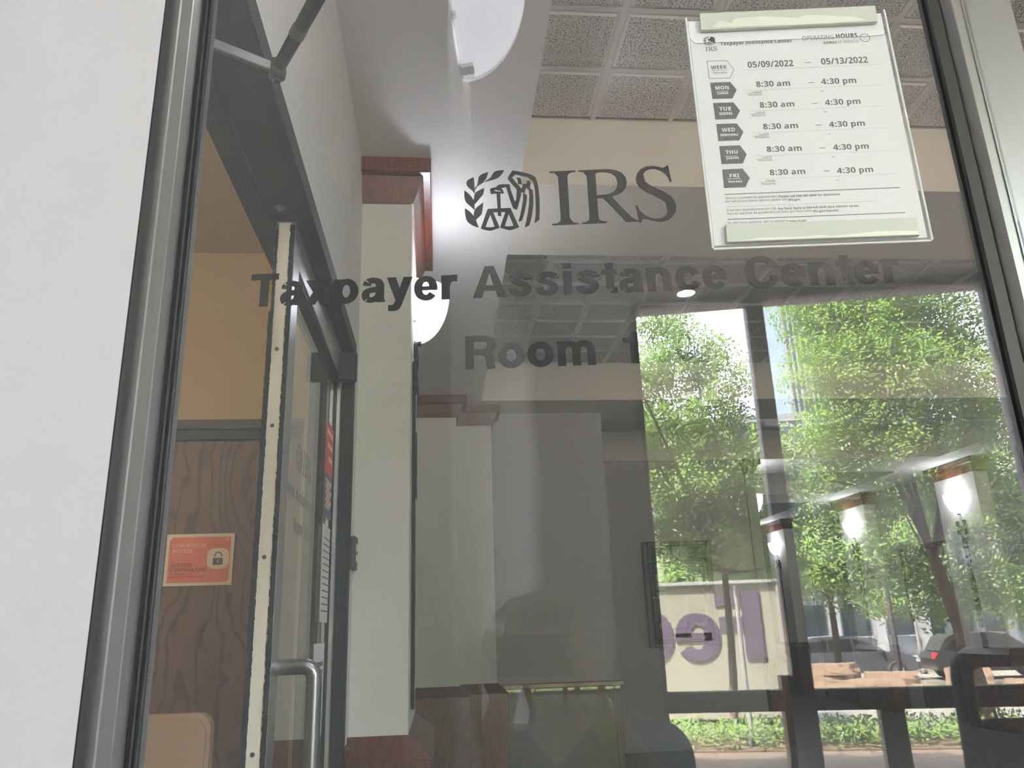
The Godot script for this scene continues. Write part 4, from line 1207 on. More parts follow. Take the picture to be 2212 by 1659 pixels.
func notices() -> void:
	var o := thing("hours_notice", "white operating-hours sheet in a clear holder taped inside the glass", "notice")
	o.transform = leaf_frame()
	var zf := -0.0052      # face of the holder
	# paper sheet (US letter) inside the clear pocket
	build(bx(Vector3(0.2805, 1.588, zf - 0.0042), Vector3(0.4965, 1.8675, zf - 0.0038)), "sheet", M.paper, o)
	var st := mb()
	var ink := mb()
	var z := zf - 0.0037
	var white_bars := mb()
	var pale_bars := mb()
	var white := mb()
	var pale := mb()
	for w: Array in HOURS:
		var t: SurfaceTool = st
		if w[6] == 1:
			t = pale
		elif w[6] == 2:
			t = white
		letters(t, w[0], w[1], w[2] * 0.001, w[3] * 0.001, w[4] * 0.001, w[5] * 0.001, z + (0.0003 if w[6] == 2 else 0.0), 0.0001)
	for p: Array in TAGS:
		prism(ink, poly_of(p), z, z + 0.0001)
	for i in 5:
		var y: float = 1.7727 - 0.0271 * i
		prism(white_bars, rect2(0.3025, y - 0.0002, 0.316, y + 0.0003), z + 0.0003, z + 0.0004)
	# open week tag
	var wk := poly_of([296.3, 1813, 317.9, 1812.7, 324.6, 1800.8, 319.2, 1789.7, 296.4, 1790.5])
	for k in 5:
		var a := wk[k]
		var b := wk[(k + 1) % 5]
		var n := (b - a).normalized().orthogonal() * 0.00025
		prism(ink, PackedVector2Array([a - n, b - n, b + n, a + n]), z, z + 0.0001)
	prism(ink, rect2(0.2997, 1.8003, 0.3176, 1.8007), z, z + 0.0001)
	var row := [1805.8, 1779.5, 1752.9, 1725.5, 1697.4, 1669.4]
	for i in 6:
		prism(ink, rect2(0.4030, row[i] * 0.001 - 0.0003, 0.4095, row[i] * 0.001 + 0.0003), z, z + 0.0001)
		prism(pale_bars, rect2(0.334, row[i] * 0.001 - 0.0066, 0.482, row[i] * 0.001 - 0.0065), z, z + 0.0001)
		if i:
			prism(ink, rect2(0.4143, row[i] * 0.001 - 0.0115, 0.4178, row[i] * 0.001 - 0.0111), z, z + 0.0001)
			prism(ink, rect2(0.3345, row[i] * 0.001 - 0.0104, 0.3515, row[i] * 0.001 - 0.0102), z, z + 0.0001)
	prism(ink, rect2(0.2973, 1.6460, 0.479, 1.6468), z, z + 0.0001)
	prism(ink, rect2(0.2973, 1.6168, 0.479, 1.6176), z, z + 0.0001)
	prism(pale_bars, rect2(0.2973, 1.6316, 0.4527, 1.6318), z, z + 0.0001)
	# small clock
	for k in 24:
		var a := TAU * k / 24
		var b := TAU * (k + 1) / 24
		var c := Vector2(0.4734, 1.8354)
		prism(ink, PackedVector2Array([c + Vector2(cos(a), sin(a)) * 0.0050, c + Vector2(cos(a), sin(a)) * 0.0056, c + Vector2(cos(b), sin(b)) * 0.0056, c + Vector2(cos(b), sin(b)) * 0.0050]), z, z + 0.0001)
	prism(ink, PackedVector2Array([Vector2(0.4694, 1.8372), Vector2(0.4734, 1.8350), Vector2(0.4762, 1.8366), Vector2(0.4734, 1.8354)]), z, z + 0.0001)
	# small emblem
	for p: Array in EMBLEM:
		var q := poly_of(p)
		for k in q.size():
			q[k] = Vector2(0.2955, 1.8335) + (q[k] - Vector2(0.0275, EMBLEM_FOOT)) * 0.165
		prism(ink, q, z, z + 0.0001)
	build(ink, "black_shapes", M.ink, o)
	build(white_bars, "tag_print", M.paper, o).set_meta("kind", "stuff")
	build(pale_bars, "grey_rules", M.ink_light, o)
	build(st, "black_print", M.ink, o)
	build(white, "white_print", M.paper, o)
	build(pale, "grey_print", M.ink_light, o)
	# clear holder: back sheet, front sheet, folded foot, rolled edges
	build(bx(Vector3(0.2800, 1.5850, zf - 0.0065), Vector3(0.4990, 1.8705, zf - 0.0052)), "holder_back", M.acrylic, o)
	build(bx(Vector3(0.2800, 1.5850, zf - 0.0034), Vector3(0.4990, 1.8355, zf - 0.0022)), "holder_front", M.acrylic, o)
	st = mb()
	for e: Array in [[Vector3(0.2790, 1.5838, zf - 0.003), Vector3(0.4990, 1.5838, zf - 0.003)], [Vector3(0.5003, 1.5845, zf - 0.003), Vector3(0.5003, 1.8710, zf - 0.003)], [Vector3(0.2785, 1.5845, zf - 0.003), Vector3(0.2785, 1.8710, zf - 0.003)]]:
		tube(st, e, 0.0013, 8)
	build(st, "holder_edge", M.acrylic_edge, o)
	st = mb()
	var pocket := [[280.6, 1842.6], [282.0, 1839.2], [284.5, 1836.6], [288.3, 1835.6], [380.0, 1835.8], [478.6, 1836.0], [491.4, 1836.4], [495.5, 1837.6], [498.5, 1840.5]]
	var line: Array = []
	for k: Array in pocket:
		line.append(Vector3(k[0] * 0.001, k[1] * 0.001, zf - 0.0021))
	tube(st, line, 0.0003, 6)
	build(st, "pocket_lip", M.ink_light, o)
	# foam tape between holder and glass
	for t: Array in [[[293.7, 1872.9, 489, 1873.3, 488, 1852.0, 293, 1850.6], [305, 1853.2, 315.7, 1862.2, 326.9, 1857.6, 330.8, 1863.8, 361.6, 1865.4, 399.9, 1861, 410.8, 1864.4, 426.2, 1863.6, 461.7, 1859.6, 477.3, 1854.4, 437.1, 1852.3]], [[293.2, 1608.9, 486.4, 1608.4, 486.4, 1588.6, 292.5, 1588.9], [305.4, 1589.6, 325.8, 1592.2, 359.2, 1591.4, 387.2, 1592.7, 398.1, 1591, 448.8, 1594.4, 485.2, 1592.8, 485.6, 1589.2]]]:
		st = mb()
		prism(st, poly_of(t[0]), zf - 0.0021, -0.0034)
		var strip := build(st, "tape_strip", M.tape, o)
		st = mb()
		prism(st, poly_of(t[1]), -0.0034, -0.0032)
		build(st, "glue_patch", M.glue, strip)

	# orange plate on the inner door
	var s := thing("access_sign", "orange controlled-access plate with a padlock on the brown door", "sign", Vector3(-1.070, EYE + 0.204, -3.264))
	build(bx(Vector3(0, 0, 0), Vector3(0.259, 0.2, 0.006), 0.001), "plate", M.cream, s)
	st = mb()
	prism(st, PackedVector2Array([Vector2(0.013, 0.012), Vector2(0.236, 0.012), Vector2(0.246, 0.022), Vector2(0.246, 0.187), Vector2(0.025, 0.187), Vector2(0.013, 0.174)]), 0.006, 0.0062)
	build(st, "orange_field", M.orange, s)
	st = mb()
	letters(st, "CONTROLLED", 1, 0.023, 0.148, 0.132, 0.0135, 0.0063)
	letters(st, "ACCESS", 1, 0.023, 0.127, 0.078, 0.0135, 0.0063)
	build(st, "white_print", M.cream_ink, s)
	st = mb()
	word_blocks(st, 0.022, 0.1165, [18, 22, 26, 30])
	word_blocks(st, 0.022, 0.1035, [24, 14, 36])
	build(st, "faint_print", M.faint_ink, s)
	st = mb()
	letters(st, "ACCESO", 1, 0.022, 0.073, 0.078, 0.0135, 0.0063)
	letters(st, "CONTROLADO", 1, 0.021, 0.055, 0.137, 0.0135, 0.0063)
	build(st, "dark_print", M.brown_ink, s)
	st = mb()
	word_blocks(st, 0.022, 0.0455, [16, 48, 12])
	word_blocks(st, 0.022, 0.0345, [44, 10, 34, 14, 14])
	build(st, "small_print", M.dull_ink, s)
	st = mb()
	var badge := PackedVector2Array()
	for k in 40:
		var a := TAU * k / 40
		badge.append(Vector2(0.2005 + 0.042 * signf(cos(a)) * pow(absf(cos(a)), 0.62), 0.103 + 0.040 * signf(sin(a)) * pow(absf(sin(a)), 0.62)))
	prism(st, badge, 0.0062, 0.0065)
	build(st, "badge", M.cream, s)
	st = mb()
	prism(st, rect2(0.182, 0.078, 0.2195, 0.1045), 0.0065, 0.0069)
	for k in 12:
		var a := PI * k / 12
		var b := PI * (k + 1) / 12
		var c := Vector2(0.2008, 0.114)
		prism(st, PackedVector2Array([c + Vector2(cos(a), sin(a)) * 0.0105, c + Vector2(cos(a), sin(a)) * 0.015, c + Vector2(cos(b), sin(b)) * 0.015, c + Vector2(cos(b), sin(b)) * 0.0105]), 0.0065, 0.0069)
	prism(st, rect2(0.1858, 0.109, 0.1903, 0.1142), 0.0065, 0.0069)
	prism(st, rect2(0.2113, 0.109, 0.2158, 0.1142), 0.0065, 0.0069)
	build(st, "padlock", M.charcoal, s)
	st = mb()
	prism(st, rect2(0.1993, 0.085, 0.2023, 0.093), 0.0069, 0.0071)
	lathe(st, [Vector2(0.0028, 0.0069), Vector2(0, 0.0071)], Transform3D(Basis(Vector3.RIGHT, Vector3.BACK, Vector3.DOWN), Vector3(0.2008, 0.094, 0)), 12)
	build(st, "keyhole", M.cream, s)
	st = mb()
	letters(st, "IRS", 1, 0.226, 0.172, 0.013, 0.008, 0.0063)
	build(st, "corner_mark", M.cream_ink, s)
	# notices taped to the office side of the closed leaf's glass
	var n := thing("red_blue_poster", "red and blue poster taped inside the closed leaf's glass", "poster", Vector3(-0.3418, 0, 0))
	build(bx(Vector3(-0.0006, POSTER_MID, -2.535), Vector3(-0.0001, POSTER_TOP, -2.385)), "red_half", M.poster_red, n)
	build(bx(Vector3(-0.0006, POSTER_FOOT, -2.535), Vector3(-0.0001, POSTER_MID, -2.385)), "blue_half", M.poster_blue, n)
	st = mb()
	for k in 9:
		var y: float = lerpf(POSTER_MID - 0.02, POSTER_FOOT + 0.03, k / 8.0)
		box(st, Vector3(-0.0001, y - 0.004, -2.53 + 0.02 * (k % 3)), Vector3(0.0001, y + 0.004, -2.40 - 0.015 * (k % 2)))
	for k in 3:
		var y: float = POSTER_TOP - 0.03 - 0.04 * k
		box(st, Vector3(-0.0001, y - 0.008, -2.52), Vector3(0.0001, y + 0.008, -2.40 - 0.02 * k))
	build(st, "pale_print", M.cream_ink, n)
	n = thing("paper_notice", "white paper notice taped below the red and blue poster", "notice", Vector3(-0.3418, 0, 0))
	build(bx(Vector3(-0.0006, EYE + 0.04, -2.535), Vector3(-0.0001, EYE + 0.318, -2.38)), "sheet", M.paper, n)
	st = mb()
	for k in 12:
		box(st, Vector3(-0.0001, EYE + 0.07 + 0.019 * k, -2.53), Vector3(0.0001, EYE + 0.074 + 0.019 * k, -2.40))
	build(st, "print", M.ink_light, n)
	n = thing("paper_notice", "lower white paper notice behind the pull handle", "notice", Vector3(-0.3418, 0, 0))
	build(bx(Vector3(-0.0006, EYE - 0.27, -2.50), Vector3(-0.0001, EYE - 0.018, -2.30)), "sheet", M.paper, n)
	st = mb()
	for k in 2:
		box(st, Vector3(-0.0001, EYE - 0.08 - 0.022 * k, -2.48), Vector3(0.0001, EYE - 0.068 - 0.022 * k, -2.32))
	for k in 9:
		box(st, Vector3(-0.0001, EYE - 0.26 + 0.016 * k, -2.48), Vector3(0.0001, EYE - 0.256 + 0.016 * k, -2.33))
	build(st, "print", M.ink_light, n)

# ---------------------------------------------------------------- street front behind the camera
func street_window() -> void:
	var w := structure("wall_street", "solid lengths of the street front", "wall")
	build(bx(Vector3(WX - 0.15, 0, FZ), Vector3(0.392, 3.5, FZ + 0.15)), "pier", M.gray_wall, w)
	build(bx(Vector3(0.392, EYE + 2.05, FZ), Vector3(RX + 0.15, 3.5, FZ + 0.15)), "head", M.gray_wall, w)
	build(bx(Vector3(4.23, 0, FZ), Vector3(RX + 0.15, 3.5, FZ + 0.15)), "pier", M.gray_wall, w)
	var o := structure("window_1", "dark-framed street window running down to the floor", "window")
	var top := EYE + 2.05
	for m: Array in [[0.37, 0.40], [1.12, 1.23], [2.62, 2.73], [4.12, 4.23]]:
		build(bx(Vector3(m[0], 0, FZ - 0.02), Vector3(m[1], top, FZ + 0.11), 0.004), "mullion", M.window_frame, o)
	build(bx(Vector3(1.05, 0, FZ - 0.03), Vector3(1.13, 0.92, FZ + 0.10), 0.004), "door_stile", M.black, o)
	for m: Array in [[0.40, 1.12], [1.23, 2.62], [2.73, 4.12]]:
		build(bx(Vector3(m[0], EYE - 0.49, FZ - 0.01), Vector3(m[1], EYE - 0.378, FZ + 0.10), 0.004), "rail", M.window_frame, o)
		build(bx(Vector3(m[0], EYE + 0.0 - 1.22, FZ), Vector3(m[1], 0.06, FZ + 0.09), 0.004), "bottom_rail", M.window_frame, o)
		build(bx(Vector3(m[0], EYE - 0.38, FZ + 0.04), Vector3(m[1], top, FZ + 0.048)), "pane", M.glass, o)
		build(bx(Vector3(m[0], 0.06, FZ + 0.04), Vector3(m[1], EYE - 0.49, FZ + 0.048)), "pane", M.glass, o)
	for x: float in [1.574, 3.1]:
		build(bx(Vector3(x, 0.06, FZ), Vector3(x + 0.135, EYE - 0.49, FZ + 0.08), 0.004), "short_mullion", M.window_frame, o)

# ---------------------------------------------------------------- surface nets over tapered capsules joined by a smooth minimum
func field_at(p: Vector3, bones: Array, k: float) -> float:
	var d := 1e3
	for b: Array in bones:
		var ab: Vector3 = b[1] - b[0]
		var t := clampf((p - b[0]).dot(ab) / maxf(ab.length_squared(), 1e-9), 0, 1)
		var q: Vector3 = p - (b[0] + ab * t)
		var e := q.length() - lerpf(b[2], b[3], t)
		var h := clampf(0.5 + 0.5 * (d - e) / k, 0, 1)
		d = lerpf(d, e, h) - k * h * (1.0 - h)
	return d

func nets(st: SurfaceTool, bones: Array, cell: float, k: float) -> void:
	var lo := Vector3.ONE * 1e3
	var hi := -lo
	for b: Array in bones:
		for e in 2:
			var r: float = b[2 + e] + cell * 2.5
			lo = lo.min(b[e] - Vector3.ONE * r)
			hi = hi.max(b[e] + Vector3.ONE * r)
	var n := Vector3i(((hi - lo) / cell).ceil()) + Vector3i.ONE
	var f := PackedFloat32Array()
	f.resize(n.x * n.y * n.z)
	var sx := 1
	var sy := n.x
	var sz := n.x * n.y
	# only the bones near a block of nodes count there
	var blk := 8
	for bz in range(0, n.z, blk):
		for by in range(0, n.y, blk):
			for bxx in range(0, n.x, blk):
				var c := lo + (Vector3(bxx, by, bz) + Vector3.ONE * blk * 0.5) * cell
				var near: Array = []
				var reach := blk * cell * 0.9 + 2 * k
				for b: Array in bones:
					var q := Geometry3D.get_closest_point_to_segment(c, b[0], b[1])
					if c.distance_to(q) < reach + maxf(b[2], b[3]):
						near.append(b)
				for z in range(bz, mini(bz + blk, n.z)):
					for y in range(by, mini(by + blk, n.y)):
						for x in range(bxx, mini(bxx + blk, n.x)):
							f[x + y * sy + z * sz] = field_at(lo + Vector3(x, y, z) * cell, near, k) if near.size() else 1.0
	var vert := {}
	var pos: Array[Vector3] = []
	for z in n.z - 1:
		for y in n.y - 1:
			for x in n.x - 1:
				var i := x + y * sy + z * sz
				var s := 0
				for c in 8:
					if f[i + (c & 1) * sx + ((c >> 1) & 1) * sy + (c >> 2) * sz] < 0:
						s += 1
				if s == 0 or s == 8:
					continue
				var sum := Vector3.ZERO
				var m := 0
				for e: Array in [[0, 1], [2, 3], [4, 5], [6, 7], [0, 2], [1, 3], [4, 6], [5, 7], [0, 4], [1, 5], [2, 6], [3, 7]]:
					var a: int = e[0]
					var b: int = e[1]
					var fa := f[i + (a & 1) + ((a >> 1) & 1) * sy + (a >> 2) * sz]
					var fb := f[i + (b & 1) + ((b >> 1) & 1) * sy + (b >> 2) * sz]
					if (fa < 0) != (fb < 0):
						var t := fa / (fa - fb)
						var pa := Vector3(a & 1, (a >> 1) & 1, a >> 2)
						var pb := Vector3(b & 1, (b >> 1) & 1, b >> 2)
						sum += pa.lerp(pb, t)
						m += 1
				vert[i] = pos.size()
				pos.append(lo + (Vector3(x, y, z) + sum / m) * cell)
	var nor: Array[Vector3] = []
	nor.resize(pos.size())
	nor.fill(Vector3.ZERO)
	var faces: Array = []
	for z in range(1, n.z - 1):
		for y in range(1, n.y - 1):
			for x in range(1, n.x - 1):
				var i := x + y * sy + z * sz
				var inside := f[i] < 0
				for ax in 3:
					var st1: int = [sx, sy, sz][ax]
					if (f[i + st1] < 0) == inside:
						continue
					var u: int = [sy, sz, sx][ax]
					var v: int = [sz, sx, sy][ax]
					var q := [vert[i - u - v], vert[i - v], vert[i], vert[i - u]]
					if not inside:
						q.reverse()
					faces.append(q)
					var fn := (pos[q[2]] - pos[q[0]]).cross(pos[q[3]] - pos[q[1]])
					for c: int in q:
						nor[c] += fn
	for q: Array in faces:
		for c: int in [q[0], q[2], q[1], q[0], q[3], q[2]]:
			st.set_normal(nor[c].normalized())
			st.add_vertex(pos[c])

func bone(a: Vector3, b: Vector3, ra: float, rb: float) -> Array:
	return [a, b, ra, rb]

# the person holding the phone, seated, mirrored faintly in the glass
func photographer() -> void:
	var o := thing("person", "seated person in a blue-grey shirt holding up a phone, mirrored in the glass", "person", Vector3(0.03, 0, 0.48))
	var B := Vector3(0.03, 0, 0.48)
	var head := Vector3(-0.012, 1.175, 0.33)
	var neck := Vector3(0.01, 1.04, 0.385)
	var sr := Vector3(0.215, 0.955, 0.40)
	var sl := Vector3(-0.155, 0.955, 0.40)
	var er := Vector3(0.265, 0.845, 0.17)
	var el := Vector3(-0.165, 0.835, 0.225)
	var wr := Vector3(0.085, 1.115, 0.065)
	var wl := Vector3(-0.060, 1.105, 0.075)
	var chest := Vector3(0.03, 0.84, 0.43)
	var belly := Vector3(0.03, 0.66, 0.46)
	var hip := Vector3(0.03, 0.535, 0.48)
	var arms := [bone(sr, er, 0.050, 0.042), bone(er, wr, 0.041, 0.027), bone(sl, el, 0.050, 0.042), bone(el, wl, 0.041, 0.027)]
	var body := arms + [bone(neck, head + Vector3(0, -0.03, 0.03), 0.052, 0.055), bone(neck + Vector3(0, -0.08, 0.02), neck, 0.075, 0.052), bone(sr, sl, 0.062, 0.062), bone(chest + Vector3(0.06, 0, 0), chest - Vector3(0.06, 0, 0), 0.115, 0.115), bone(belly + Vector3(0.05, 0, 0), belly - Vector3(0.05, 0, 0), 0.115, 0.115), bone(hip + Vector3(0.08, 0, 0), hip - Vector3(0.08, 0, 0), 0.105, 0.105)]
	var legs := []
	for s: float in [-1.0, 1.0]:
		var knee := Vector3(0.05 + s * 0.11, 0.53, 0.06)
		var ankle := Vector3(0.06 + s * 0.11, 0.09, 0.02)
		legs += [bone(Vector3(0.03 + s * 0.09, 0.53, 0.46), knee, 0.085, 0.060), bone(knee, ankle, 0.058, 0.038), bone(ankle + Vector3(0, -0.045, 0.02), ankle + Vector3(s * 0.02, -0.055, -0.15), 0.034, 0.030)]
	body += legs
	var xf := Transform3D(Basis(), -B)
	var st := mb()
	nets(st, body, 0.015, 0.03)
	# head with its own fine grid
	var skull := [bone(head + Vector3(0, 0.03, 0.012), head + Vector3(0, 0.02, 0.03), 0.080, 0.083), bone(head + Vector3(0, -0.03, -0.02), head + Vector3(0, -0.075, -0.045), 0.058, 0.036), bone(head + Vector3(0, 0.005, -0.078), head + Vector3(0, -0.022, -0.094), 0.010, 0.014), bone(head + Vector3(-0.028, 0.022, -0.070), head + Vector3(0.028, 0.022, -0.070), 0.014, 0.014), bone(head + Vector3(-0.03, -0.02, -0.055), head + Vector3(-0.04, -0.02, -0.04), 0.022, 0.024), bone(head + Vector3(0.03, -0.02, -0.055), head + Vector3(0.04, -0.02, -0.04), 0.022, 0.024), bone(head + Vector3(-0.014, -0.052, -0.074), head + Vector3(0.014, -0.052, -0.074), 0.010, 0.010), bone(head + Vector3(0, -0.04, 0.02), neck, 0.055, 0.052)]
	for s: float in [-1.0, 1.0]:
		skull.append(bone(head + Vector3(s * 0.083, 0.012, 0.02), head + Vector3(s * 0.080, -0.022, 0.012), 0.013, 0.010))
	nets(st, skull, 0.006, 0.012)
	# hands: palm, four fingers and a thumb, curled round the phone's ends
	for s: float in [-1.0, 1.0]:
		var w := wr if s > 0 else wl
		var p0 := w
		var side := s * 0.078 + (0.008 if s > 0 else -0.002)
		var palm := Vector3(side, 1.175, 0.045)
		var hand := [bone(p0, palm + Vector3(0, -0.02, 0.01), 0.026, 0.022), bone(palm + Vector3(0, -0.03, 0.012), palm + Vector3(0, 0.03, 0.008), 0.017, 0.016)]
		for f in 4:
			var y := 1.152 + 0.019 * f
			var len: float = [0.8, 0.95, 1.0, 0.92][f]
			var a := Vector3(side, y, 0.036)
			var b := Vector3(side - s * 0.004, y + 0.006, 0.036 - 0.030 * len)
			var c := Vector3(side - s * 0.018 * len, y + 0.008, 0.012)
			hand += [bone(a, b, 0.0088, 0.0080), bone(b, c, 0.0080, 0.0070)]
		hand += [bone(palm + Vector3(-s * 0.004, -0.02, 0.016), Vector3(side - s * 0.012, 1.178, 0.042), 0.011, 0.0095), bone(Vector3(side - s * 0.012, 1.178, 0.042), Vector3(side - s * 0.030, 1.196, 0.036), 0.0095, 0.0080)]
		nets(st, hand, 0.0035, 0.006)
	var skin := st.commit()
	st = mb()
	st.append_from(skin, 0, xf)
	build(st, "body", M.skin, o)
	# clothes
	st = mb()
	nets(st, [bone(sr, sr.lerp(er, 0.72), 0.063, 0.058), bone(sl, sl.lerp(el, 0.72), 0.063, 0.058), bone(sr, sl, 0.072, 0.072), bone(chest + Vector3(0.06, 0, 0), chest - Vector3(0.06, 0, 0), 0.125, 0.125), bone(belly + Vector3(0.05, 0, 0), belly - Vector3(0.05, 0, 0), 0.127, 0.127), bone(hip + Vector3(0.08, 0.02, 0), hip - Vector3(0.08, -0.02, 0), 0.118, 0.118)], 0.014, 0.03)
	var cloth := st.commit()
	st = mb()
	st.append_from(cloth, 0, xf)
	build(st, "shirt", M.shirt, o)
	var pants := [bone(hip + Vector3(0.08, -0.02, 0), hip - Vector3(0.08, 0.02, 0), 0.112, 0.112)]
	for k in [0, 1, 3, 4]:
		var g: Array = legs[k].duplicate()
		g[2] += 0.011
		g[3] += 0.013
		pants.append(g)
	st = mb()
	nets(st, pants, 0.016, 0.02)
	cloth = st.commit()
	st = mb()
	st.append_from(cloth, 0, xf)
	build(st, "trousers", M.trousers, o)
	for k in [2, 5]:
		st = mb()
		var g: Array = legs[k].duplicate()
		nets(st, [bone(g[0], g[1], 0.044, 0.037)], 0.01, 0.01)
		cloth = st.commit()
		st = mb()
		st.append_from(cloth, 0, xf)
		build(st, "shoe", M.black, o)
	# loose hair: locks swept over the skull
	st = mb()
	nets(st, [bone(head + Vector3(0, 0.045, 0.02), head + Vector3(0, 0.03, 0.04), 0.083, 0.088), bone(head + Vector3(-0.07, 0.0, 0.05), head + Vector3(-0.075, -0.05, 0.06), 0.04, 0.03), bone(head + Vector3(0.07, 0.0, 0.05), head + Vector3(0.078, -0.05, 0.06), 0.04, 0.03), bone(head + Vector3(-0.05, 0.085, -0.04), head + Vector3(0.05, 0.09, -0.045), 0.028, 0.03)], 0.008, 0.02)
	for k in 60:
		var a := rng.randf_range(-PI * 0.95, PI * 0.95) + PI / 2
		var d := Vector3(cos(a), 0, sin(a))
		var r := rng.randf_range(0.03, 0.085)
		var p0 := head + Vector3(0, 0.115 - r * 0.25, 0.025) + d * r
		tube(st, [p0, p0 + d * 0.022 + Vector3(0, -0.012, 0), p0 + d * 0.034 + Vector3(0, -0.04, 0)], 0.006, 5, 0.001)
	cloth = st.commit()
	st = mb()
	st.append_from(cloth, 0, xf)
	build(st, "hair", M.hair, o)
	for s: float in [-1.0, 1.0]:
		st = mb()
		lathe(st, [Vector2(0, -0.011), Vector2(0.008, -0.008), Vector2(0.011, 0), Vector2(0.008, 0.008), Vector2(0, 0.011)], Transform3D(Basis(), head + Vector3(s * 0.030, 0.012, -0.066) - B), 12)
		build(st, "eye", M.eye_white, o)
		st = mb()
		lathe(st, [Vector2(0, 0.0), Vector2(0.005, 0.0), Vector2(0.005, 0.002), Vector2(0, 0.003)], Transform3D(Basis(Vector3.RIGHT, Vector3.FORWARD, Vector3.UP), head + Vector3(s * 0.030, 0.012, -0.0758) - B), 10)
		build(st, "iris", M.charcoal, o)
	st = mb()
	tube(st, [head + Vector3(-0.02, -0.054, -0.081) - B, head + Vector3(0, -0.052, -0.0875) - B, head + Vector3(0.02, -0.054, -0.081) - B], 0.0045, 8)
	build(st, "mouth", M.lip, o)
	# the phone, just behind the viewpoint
	var ph := thing("phone", "dark phone held up in both hands, mirrored in the glass", "phone", Vector3(0, 1.175, 0.012))
	build(bx(Vector3(-0.070, -0.033, 0.0), Vector3(0.070, 0.036, 0.008), 0.003), "case", M.black, ph)
	build(bx(Vector3(-0.066, -0.029, 0.008), Vector3(0.066, 0.032, 0.0084)), "screen_glass", M.car_glass, ph)
	# the chair under the person
	var c := thing("side_chair", "plain dark chair carrying the seated person", "chair", Vector3(0.03, 0, 0.52))
	build(bx(Vector3(-0.22, 0.34, -0.24), Vector3(0.22, 0.395, 0.20), 0.015), "seat", M.black, c)
	build(bx(Vector3(-0.20, 0.55, 0.17), Vector3(0.20, 0.80, 0.20), 0.012), "backrest", M.black, c)
	for k: Array in [[-0.2, -0.21, 0.35], [0.2, -0.21, 0.35], [-0.2, 0.185, 0.7], [0.2, 0.185, 0.7]]:
		st = mb()
		tube(st, [Vector3(k[0], 0, k[1]), Vector3(k[0], k[2], k[1])], 0.012, 10)
		build(st, "leg", M.black_metal, c)

# ---------------------------------------------------------------- the street, mirrored in the glass
const G := -0.98

func street() -> void:
	var o := structure("ground", "pale concrete street beyond the planting", "street")
	build(bx(Vector3(-60, G - 0.3, 16.4), Vector3(90, G, 140)), "roadway", M.concrete, o)
	build(bx(Vector3(-60, G - 0.3, FZ + 0.15), Vector3(90, G + 0.02, 14.2)), "plaza", M.paving, o)
	build(bx(Vector3(-60, G - 0.3, 14.2), Vector3(90, G + 0.05, 16.4)), "planting_bed", M.soil, o)
	build(bx(Vector3(-60, G - 0.3, 16.2), Vector3(90, G + 0.14, 16.4), 0.02), "kerb", M.concrete, o)
	build(bx(Vector3(-60, G - 0.3, 35.5), Vector3(90, G + 0.12, 44)), "far_pavement", M.paving, o)
	# low groundcover hedge
	var leaf := leaf_cluster(5, 0.10, 0.06)
	var mm := scatter(leaf, 2600, func(i: int) -> Array:
		var p := Vector3(rng.randf_range(-3, 13), G + 0.05 + 0.34 * pow(rng.randf(), 0.6), rng.randf_range(14.25, 16.1))
		return [p, rng.randf_range(0.7, 1.2), green(rng.randf_range(0.0, 0.9), rng.randf_range(0.8, 1.15))])
	mm.name = numbered("hedge")
	add_child(mm)
	tag(mm, "low leafy ground-cover hedge along the kerb, mirrored under the rail", "hedge", "", "stuff")
	delivery_truck()
	car(Vector3(8.75, G, 32.0), M.car_paint, "grey sport utility car parked beyond the street, mirrored in the glass", false)
	car(Vector3(13.6, G, 31.4), M.car_dark, "black car with a red tail lamp parked behind the pale boulder", true)
	# limestone slabs and boulders
	stone(Vector3(5.75, G, 24.0), Vector3(2.4, 0.98, 0.6), 1, "tall reddish limestone slab lying behind the window mullion")
	stone(Vector3(7.75, G, 24.0), Vector3(1.5, 0.72, 0.6), 2, "middle limestone slab below the parked grey car")
	stone(Vector3(6.55, G, 23.2), Vector3(2.7, 0.57, 0.55), 3, "long low sunlit limestone slab in front of the others")
	stone(Vector3(8.45, G, 23.2), Vector3(0.95, 0.42, 0.5), 4, "short limestone slab beside the pale boulder")
	stone(Vector3(9.6, G, 23.3), Vector3(1.25, 0.83, 0.7), 5, "pale rough boulder with brown streaks")
	stone(Vector3(11.3, G, 23.3), Vector3(1.6, 0.5, 0.6), 6, "limestone block past the pale boulder")
	# poles and posts
	for p: Array in [[2.40, 14.8, 2.9, 0.055, "slim grey signpost standing before the delivery truck"], [9.9, 30.0, 5.5, 0.09, "dark street lamp post behind the grey car"], [12.2, 34.5, 5.0, 0.07, "thin grey pole by the black car"]]:
		var t := thing("street_post", p[4], "post", Vector3(p[0], G, p[1]), 0, "posts along the street")
		var st := mb()
		tube(st, [Vector3.ZERO, Vector3(0, p[2], 0)], p[3], 10, p[3] * 0.7)
		build(st, "shaft", M.alu_dull if p[3] < 0.08 else M.black_metal, t)
		st = mb()
		lathe(st, [Vector2(p[3] * 2.0, 0), Vector2(p[3] * 2.0, 0.1), Vector2(p[3] * 1.1, 0.16)], Transform3D(), 12)
		build(st, "footing", M.black_metal, t)
	buildings()

func green(t: float, k: float) -> Color:
	var a := Color(0.085, 0.135, 0.055)
	var b := Color(0.25, 0.325, 0.145)
	var c := a.lerp(b, t) * k
	c.a = 1
	return c

